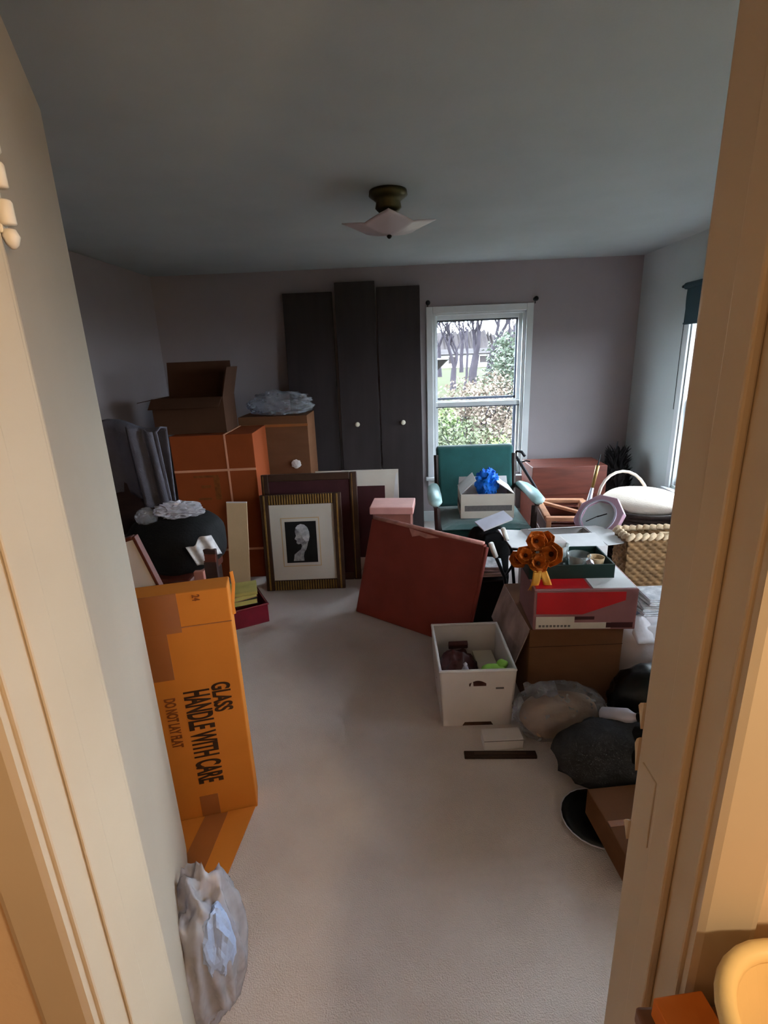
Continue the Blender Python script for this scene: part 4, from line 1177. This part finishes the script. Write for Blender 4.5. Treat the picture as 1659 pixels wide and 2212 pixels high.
# unseen cartons added behind the door jamb to shade carpet and big carton
carton('shade_carton', 'large unseen carton behind the jamb, added to shade the carpet', 'carton', (1.42, 1.42, 0), .04, (.50, .80, .52), M_CARD)
r = carton('shade_carton', 'upper unseen carton of the pile added to block window light', 'carton', (1.40, 1.42, .525), -.05, (.46, .72, .40), M_CARDD)
MB().b(-.03, .03, -.36, .36, .40, .4012).build('tape_strip', M_TAPE, r)

# plastic bag behind the door at bottom left
r = thing('film_bag', 'crumpled milky plastic bag on the carpet just inside the left jamb', 'bag', (-.50, .86, 0))
MB().blob((0, 0, .17), (.085, .11, .20), 71, .30, 1.9, 5, True, zmin=0, zf=.35).build('bag_body', M_CLEARW, r, smooth=True)
MB().blob((.0, .0, .12), (.07, .09, .11), 72, .15, 1.8, 3, True, zmin=.005).build('contents', M_GREYF, r, smooth=True)
MB().blob((.055, -.04, .25), (.038, .05, .085), 73, .3, 1.6, 4, True, zf=.5).build('blue_sheen_patch', M_LBLUE, r)  # light blue lump standing in for the sheen on the bag

# ------------------------------------------------------------------ hallway: table, basket, small carton
r = thing('hall_table', 'brown hallway table just right of the doorway', 'table', (.55, .215, 0))
MB().b(-.285, .285, -.20, .20, .735, .76).build('table_top', M_TABLE, r, bevel=.004)
MB().b(-.265, .265, -.185, .185, .68, .735).build('apron', M_TABLE, r)
for sx in (-1, 1):
    for s2 in (-1, 1):
        MB().tube([(sx * .245, s2 * .165, .68), (sx * .245, s2 * .165, 0)], [.02, .014], 8).build('leg', M_TABLE, r)
r = thing('cream_basket', 'cream plastic basket with thick rolled rim on the hallway table', 'basket', (.455, .225, .76))
def rrect(w_, d_, rad, n=8):
    pts = []
    for cx_, cy_, a0 in ((w_ / 2 - rad, d_ / 2 - rad, 0), (-w_ / 2 + rad, d_ / 2 - rad, 1), (-w_ / 2 + rad, -d_ / 2 + rad, 2), (w_ / 2 - rad, -d_ / 2 + rad, 3)):
        for i in range(n + 1):
            a = (a0 + i / n) * math.pi / 2
            pts.append((cx_ + rad * math.cos(a), cy_ + rad * math.sin(a)))
    return pts
lo, hi = rrect(.25, .27, .06), rrect(.31, .33, .08)
n = len(lo)
vs = [(x, y, .0) for x, y in lo] + [(x, y, .13) for x, y in hi]
fs = [(i, (i + 1) % n, n + (i + 1) % n, n + i) for i in range(n)] + [tuple(reversed(range(n)))]
MB().add(vs, fs).build('basket_wall', M_CREAMP, r, smooth=False, solid=.004)
MB().tube([(x, y, .132) for x, y in hi] + [(hi[0][0], hi[0][1], .132)], .010, 10, cap=False).build('rolled_rim', M_CREAMP, r, smooth=True)
for x in (-.06, .06):
    MB().b(x - .008, x + .008, .145, .15, .05, .12).build('vent_rib', M_CREAMP, r, bevel=.002)
r = thing('basket_card', 'folded orange-brown card lying in the cream hallway basket', 'card', (.455, .225, .765))
MB().b(-.11, .11, -.12, .12, .002, .010).build('card_leaf', M_HBOX, r)
MB().hexa([(-.11, -.02, .012), (.06, -.02, .012), (.06, .11, .012), (-.11, .11, .012), (-.10, -.02, .06), (.05, -.02, .016), (.05, .11, .016), (-.10, .11, .06)]).build('card_leaf', M_HBOX, r)
r = thing('small_orange_carton', 'small orange carton squeezed beside the cream basket in the hall', 'carton', (.315, .355, .76), .12)
MB().b(-.03, .03, -.06, .055, 0, .03).build('carton_body', M_HBOX, r, bevel=.002)
MB().b(-.03, .03, -.002, .002, .03, .031).build('tape_strip', M_TAPE, r)

# hallway ceiling lamp, out of view above and behind the camera
r = thing('hall_lamp', 'warm glowing hallway pendant lamp behind the viewer', 'lamp', (.78, -.50, ZC))
MB().lathe([(.06, -.001), (.06, -.015), (.02, -.03)], 24).build('ceiling_rose', M_BRASS, r, smooth=True)
MB().tube([(0, 0, -.02), (0, 0, -.36)], .004, 6).build('cord', M_BRASS, r)
MB().lathe([(.02, -.33), (.05, -.35), (.11, -.39)], 24, cap0=False, cap1=False).build('lamp_shade', M_BRASS, r, smooth=True, solid=.003)
ml = bpy.data.lights.new('hall_bulb', 'POINT')
ml.energy = HALL_LAMP_W
ml.color = HALL_LAMP_COL
ml.shadow_soft_size = .06
lo_ = bpy.data.objects.new('hall_bulb', ml)
COL.objects.link(lo_)
lo_.location = (0, 0, -.47)
lo_.parent = r

# ------------------------------------------------------------------ outdoors
def gz(x, y):
    t = min(1, max(0, (y - 5) / 17))
    return -.55 + .85 * t + .05 * noise.noise(Vector((x * .3, y * .3, 0)))
g = MB()
def gfn(u, v):
    x = -60 + 120 * u
    y = 4.78 + 75 * v ** 2
    return (x, y, gz(x, y))
g.grid(gfn, 80, 60)
struct('ground_lawn', g, M_LAWN, 'rough grass outside the far window', 'lawn')
g = MB()
g.grid(lambda u, v: (2.30 + 60 * u ** 2, -60 + 64.7 * v, -.6), 20, 20)
struct('ground_side', g, M_LAWN, 'grass outside the right-hand window', 'lawn')
# far wooded ridge
rnd = random.Random(5)
def ridge(u, v):
    x = -70 + 150 * u
    h = 3.9 + .9 * noise.noise(Vector((x * .35, 0, 3))) + .5 * noise.noise(Vector((x * 1.6, 0, 9))) + .7 * noise.noise(Vector((x * 5.3, 0, 4)))
    return (x, 62 + 6 * v, .2 + h * (v if v < 1 else 1))
struct('far_ridge', MB().grid(ridge, 900, 3), M_HILL, 'hazy brown woods beyond the lawn', 'hill')

def bare_tree(name, label, base, h, seed, lean=(0, 0), r0=.2, fork=.35, spread=.5):
    rnd = random.Random(seed)
    tk = MB()
    br = MB()
    def grow(mb, p, d, ln, rad, depth):
        pts, rs = [p], [rad]
        q, dd = p.copy(), d.copy()
        n = 4
        for i in range(n):
            dd = (dd + Vector((rnd.uniform(-.16, .16), rnd.uniform(-.1, .1), rnd.uniform(-.02, .12)))).normalized()
            q = q + dd * ln / n
            pts.append(q.copy())
            rs.append(rad * (1 - .25 * (i + 1) / n))
        mb.tube(pts, rs, 6 if depth < 2 else 4, cap=False)
        if depth >= 6:
            return
        k = 2 if depth < 1 else rnd.choice((2, 3, 3))
        for i in range(k):
            s = rnd.uniform(.3, 1.0) * spread * (1 if i % 2 else -1)
            nd = (dd + Vector((s, rnd.uniform(-.4, .4), rnd.uniform(.0, .35)))).normalized()
            start = pts[-1] if i < 2 else pts[rnd.randint(2, 3)]
            grow(br, start, nd, ln * rnd.uniform(.55, .8), max(.016, rs[-1] * rnd.uniform(.6, .85)), depth + 1)
    b = Vector(base)
    grow(tk, Vector((0, 0, -.1)), Vector((lean[0], lean[1], 1)).normalized(), h * fork, r0, 0)
    r = thing(name, label, 'tree', base, 0, 'bare trees outside the far window')
    tk.build('trunk', M_BARK, r, smooth=True)
    br.build('branches', M_BARK, r, smooth=True)
    return r
def px(u_, Y):                 # lateral position outdoors for a bearing seen through the window
    return u_ * Y
bare_tree('bare_tree', 'bare tree with low V-shaped fork at the left of the window view', (px(.111, 20), 20, gz(2.2, 20) - .05), 4.4, 2, (.0, 0), .13, .22, .55)
bare_tree('bare_tree', 'thin bare tree just left of the thickest trunk outside', (px(.134, 19), 19, gz(2.5, 19) - .05), 3.6, 5, (.02, 0), .055, .42, .5)
bare_tree('bare_tree', 'thickest bare tree trunk in the middle of the window view', (px(.150, 22), 22, gz(3.3, 22) - .05), 5.2, 8, (.06, 0), .21, .26, .55)
bare_tree('bare_tree', 'bare tree leaning right behind the evergreen shrub outside', (px(.180, 24), 24, gz(4.3, 24) - .05), 5.6, 14, (.12, 0), .17, .30, .55)
bare_tree('bare_tree', 'distant slim bare tree at the right edge of the window view', (px(.222, 30), 30, gz(6.5, 30) - .05), 6.4, 17, (-.04, 0), .13, .30, .6)
bare_tree('bare_tree', 'distant slim bare tree at the far left edge of the window view', (px(.088, 30), 30, gz(2.6, 30) - .05), 6.4, 21, (.04, 0), .13, .28, .6)
bare_tree('bare_tree', 'far bare tree between the fork and the thick trunk', (px(.128, 36), 36, gz(4.6, 36) - .05), 7.2, 33, (.0, 0), .15, .28, .6)

def shrub(label, x, y, rx, ry, h, m, n, seed, leaf=.05, base=None):
    n, leaf = int(n * 1.9), leaf * .62
    rnd = random.Random(seed)
    z0 = gz(x, y) - .03 if base is None else base
    r = thing('shrub', label, 'shrub', (x, y, z0), 0, 'shrubs outside the far window')
    fm = MB()
    for i in range(n):
        a = rnd.random() * 6.283
        t = rnd.random() ** .7
        z = rnd.random()
        k = math.sqrt(max(0, 1 - (z * .95) ** 2)) * t
        p = Vector((math.cos(a) * rx * k * rnd.uniform(.7, 1.1), math.sin(a) * ry * k, h * z * rnd.uniform(.7, 1.08) + .03))
        e = Euler((rnd.uniform(-1, 1), rnd.uniform(-1, 1), rnd.random() * 6.28)).to_matrix()
        s = leaf * rnd.uniform(.6, 1.5)
        fm.add([p + e @ Vector(q) for q in ((-s, 0, 0), (0, -s * .55, s * .15), (s, 0, 0), (0, s * .55, s * .15))], [(0, 1, 2, 3)])
    fm.build('foliage', m, r, kind='stuff')
    sm = MB()
    for i in range(7):
        a = i * .9
        sm.tube([(0, 0, 0), (math.cos(a) * rx * .3, math.sin(a) * ry * .3, h * .5), (math.cos(a) * rx * .6, math.sin(a) * ry * .6, h * .85)], [.02, .014, .004], 5)
    sm.build('stems', M_BARK, r)
    return r
shrub('grey-green evergreen shrub at the right of the upper window pane', px(.212, 14), 14, .95, .8, 2.0, M_LEAF4, 1500, 1, .085)
shrub('russet brush clump low in the middle of the window view', px(.142, 9), 9, 1.0, .7, 1.38, M_LEAF2, 2200, 2, .05)
shrub('russet brush clump behind the meeting rail of the far window', px(.195, 9.6), 9.6, .8, .7, 1.42, M_LEAF2, 1700, 3, .05)
shrub('bright green leafy shrub at the lower left of the window view', px(.095, 8.4), 8.4, .55, .5, 1.12, M_LEAF3, 700, 4, .06)
shrub('olive brush filling the lower sash, centre', px(.155, 6.9), 6.9, .75, .45, 1.10, M_LEAF1, 1300, 5, .045)
shrub('yellow-green sprig clump at the lower right of the window view', px(.205, 6.6), 6.6, .35, .35, .95, M_LEAF3, 350, 6, .05)
shrub('olive brush at the lower left of the far window', px(.085, 7.4), 7.4, .6, .45, 1.15, M_LEAF1, 1000, 7, .045)
shrub('russet weeds nearest the far window', px(.14, 6.0), 6.0, .8, .35, .80, M_LEAF2, 1200, 8, .04)

# dark-roofed bird feeder and pale far house
r = thing('bird_feeder', 'dark-roofed bird feeder at the left edge of the upper pane', 'bird feeder', (.70, 9.2, gz(.7, 9.2)))
z0 = -gz(.7, 9.2)
MB().tube([(0, 0, 0), (0, 0, z0 + 1.22)], .02, 8).build('post', M_DARKMETAL, r)
MB().lathe([(.03, 1.22 + z0), (.16, 1.33 + z0), (.20, 1.37 + z0), (.27, 1.43 + z0), (.02, 1.46 + z0)], 10).build('roof', M_DARKMETAL, r)
r = thing('far_house', 'pale far house glimpsed between the bare trunks', 'house', (5.6, 48, .25))
MB().b(-6, 6, 0, 5, 0, 1.3).build('wall', M_SIDING, r)
MB().slab([(-6.3, -.3, 1.25), (6.3, -.3, 1.25), (6.3, 2.5, 1.7), (-6.3, 2.5, 1.7)], (0, -.3, 1), .1).build('roof', M_HILL, r)
for x in (-3.4, -.6, 2.2):
    f = MB().b(x, x + .8, -.05, 0, .45, 1.0).build('window', M_HILL, r)
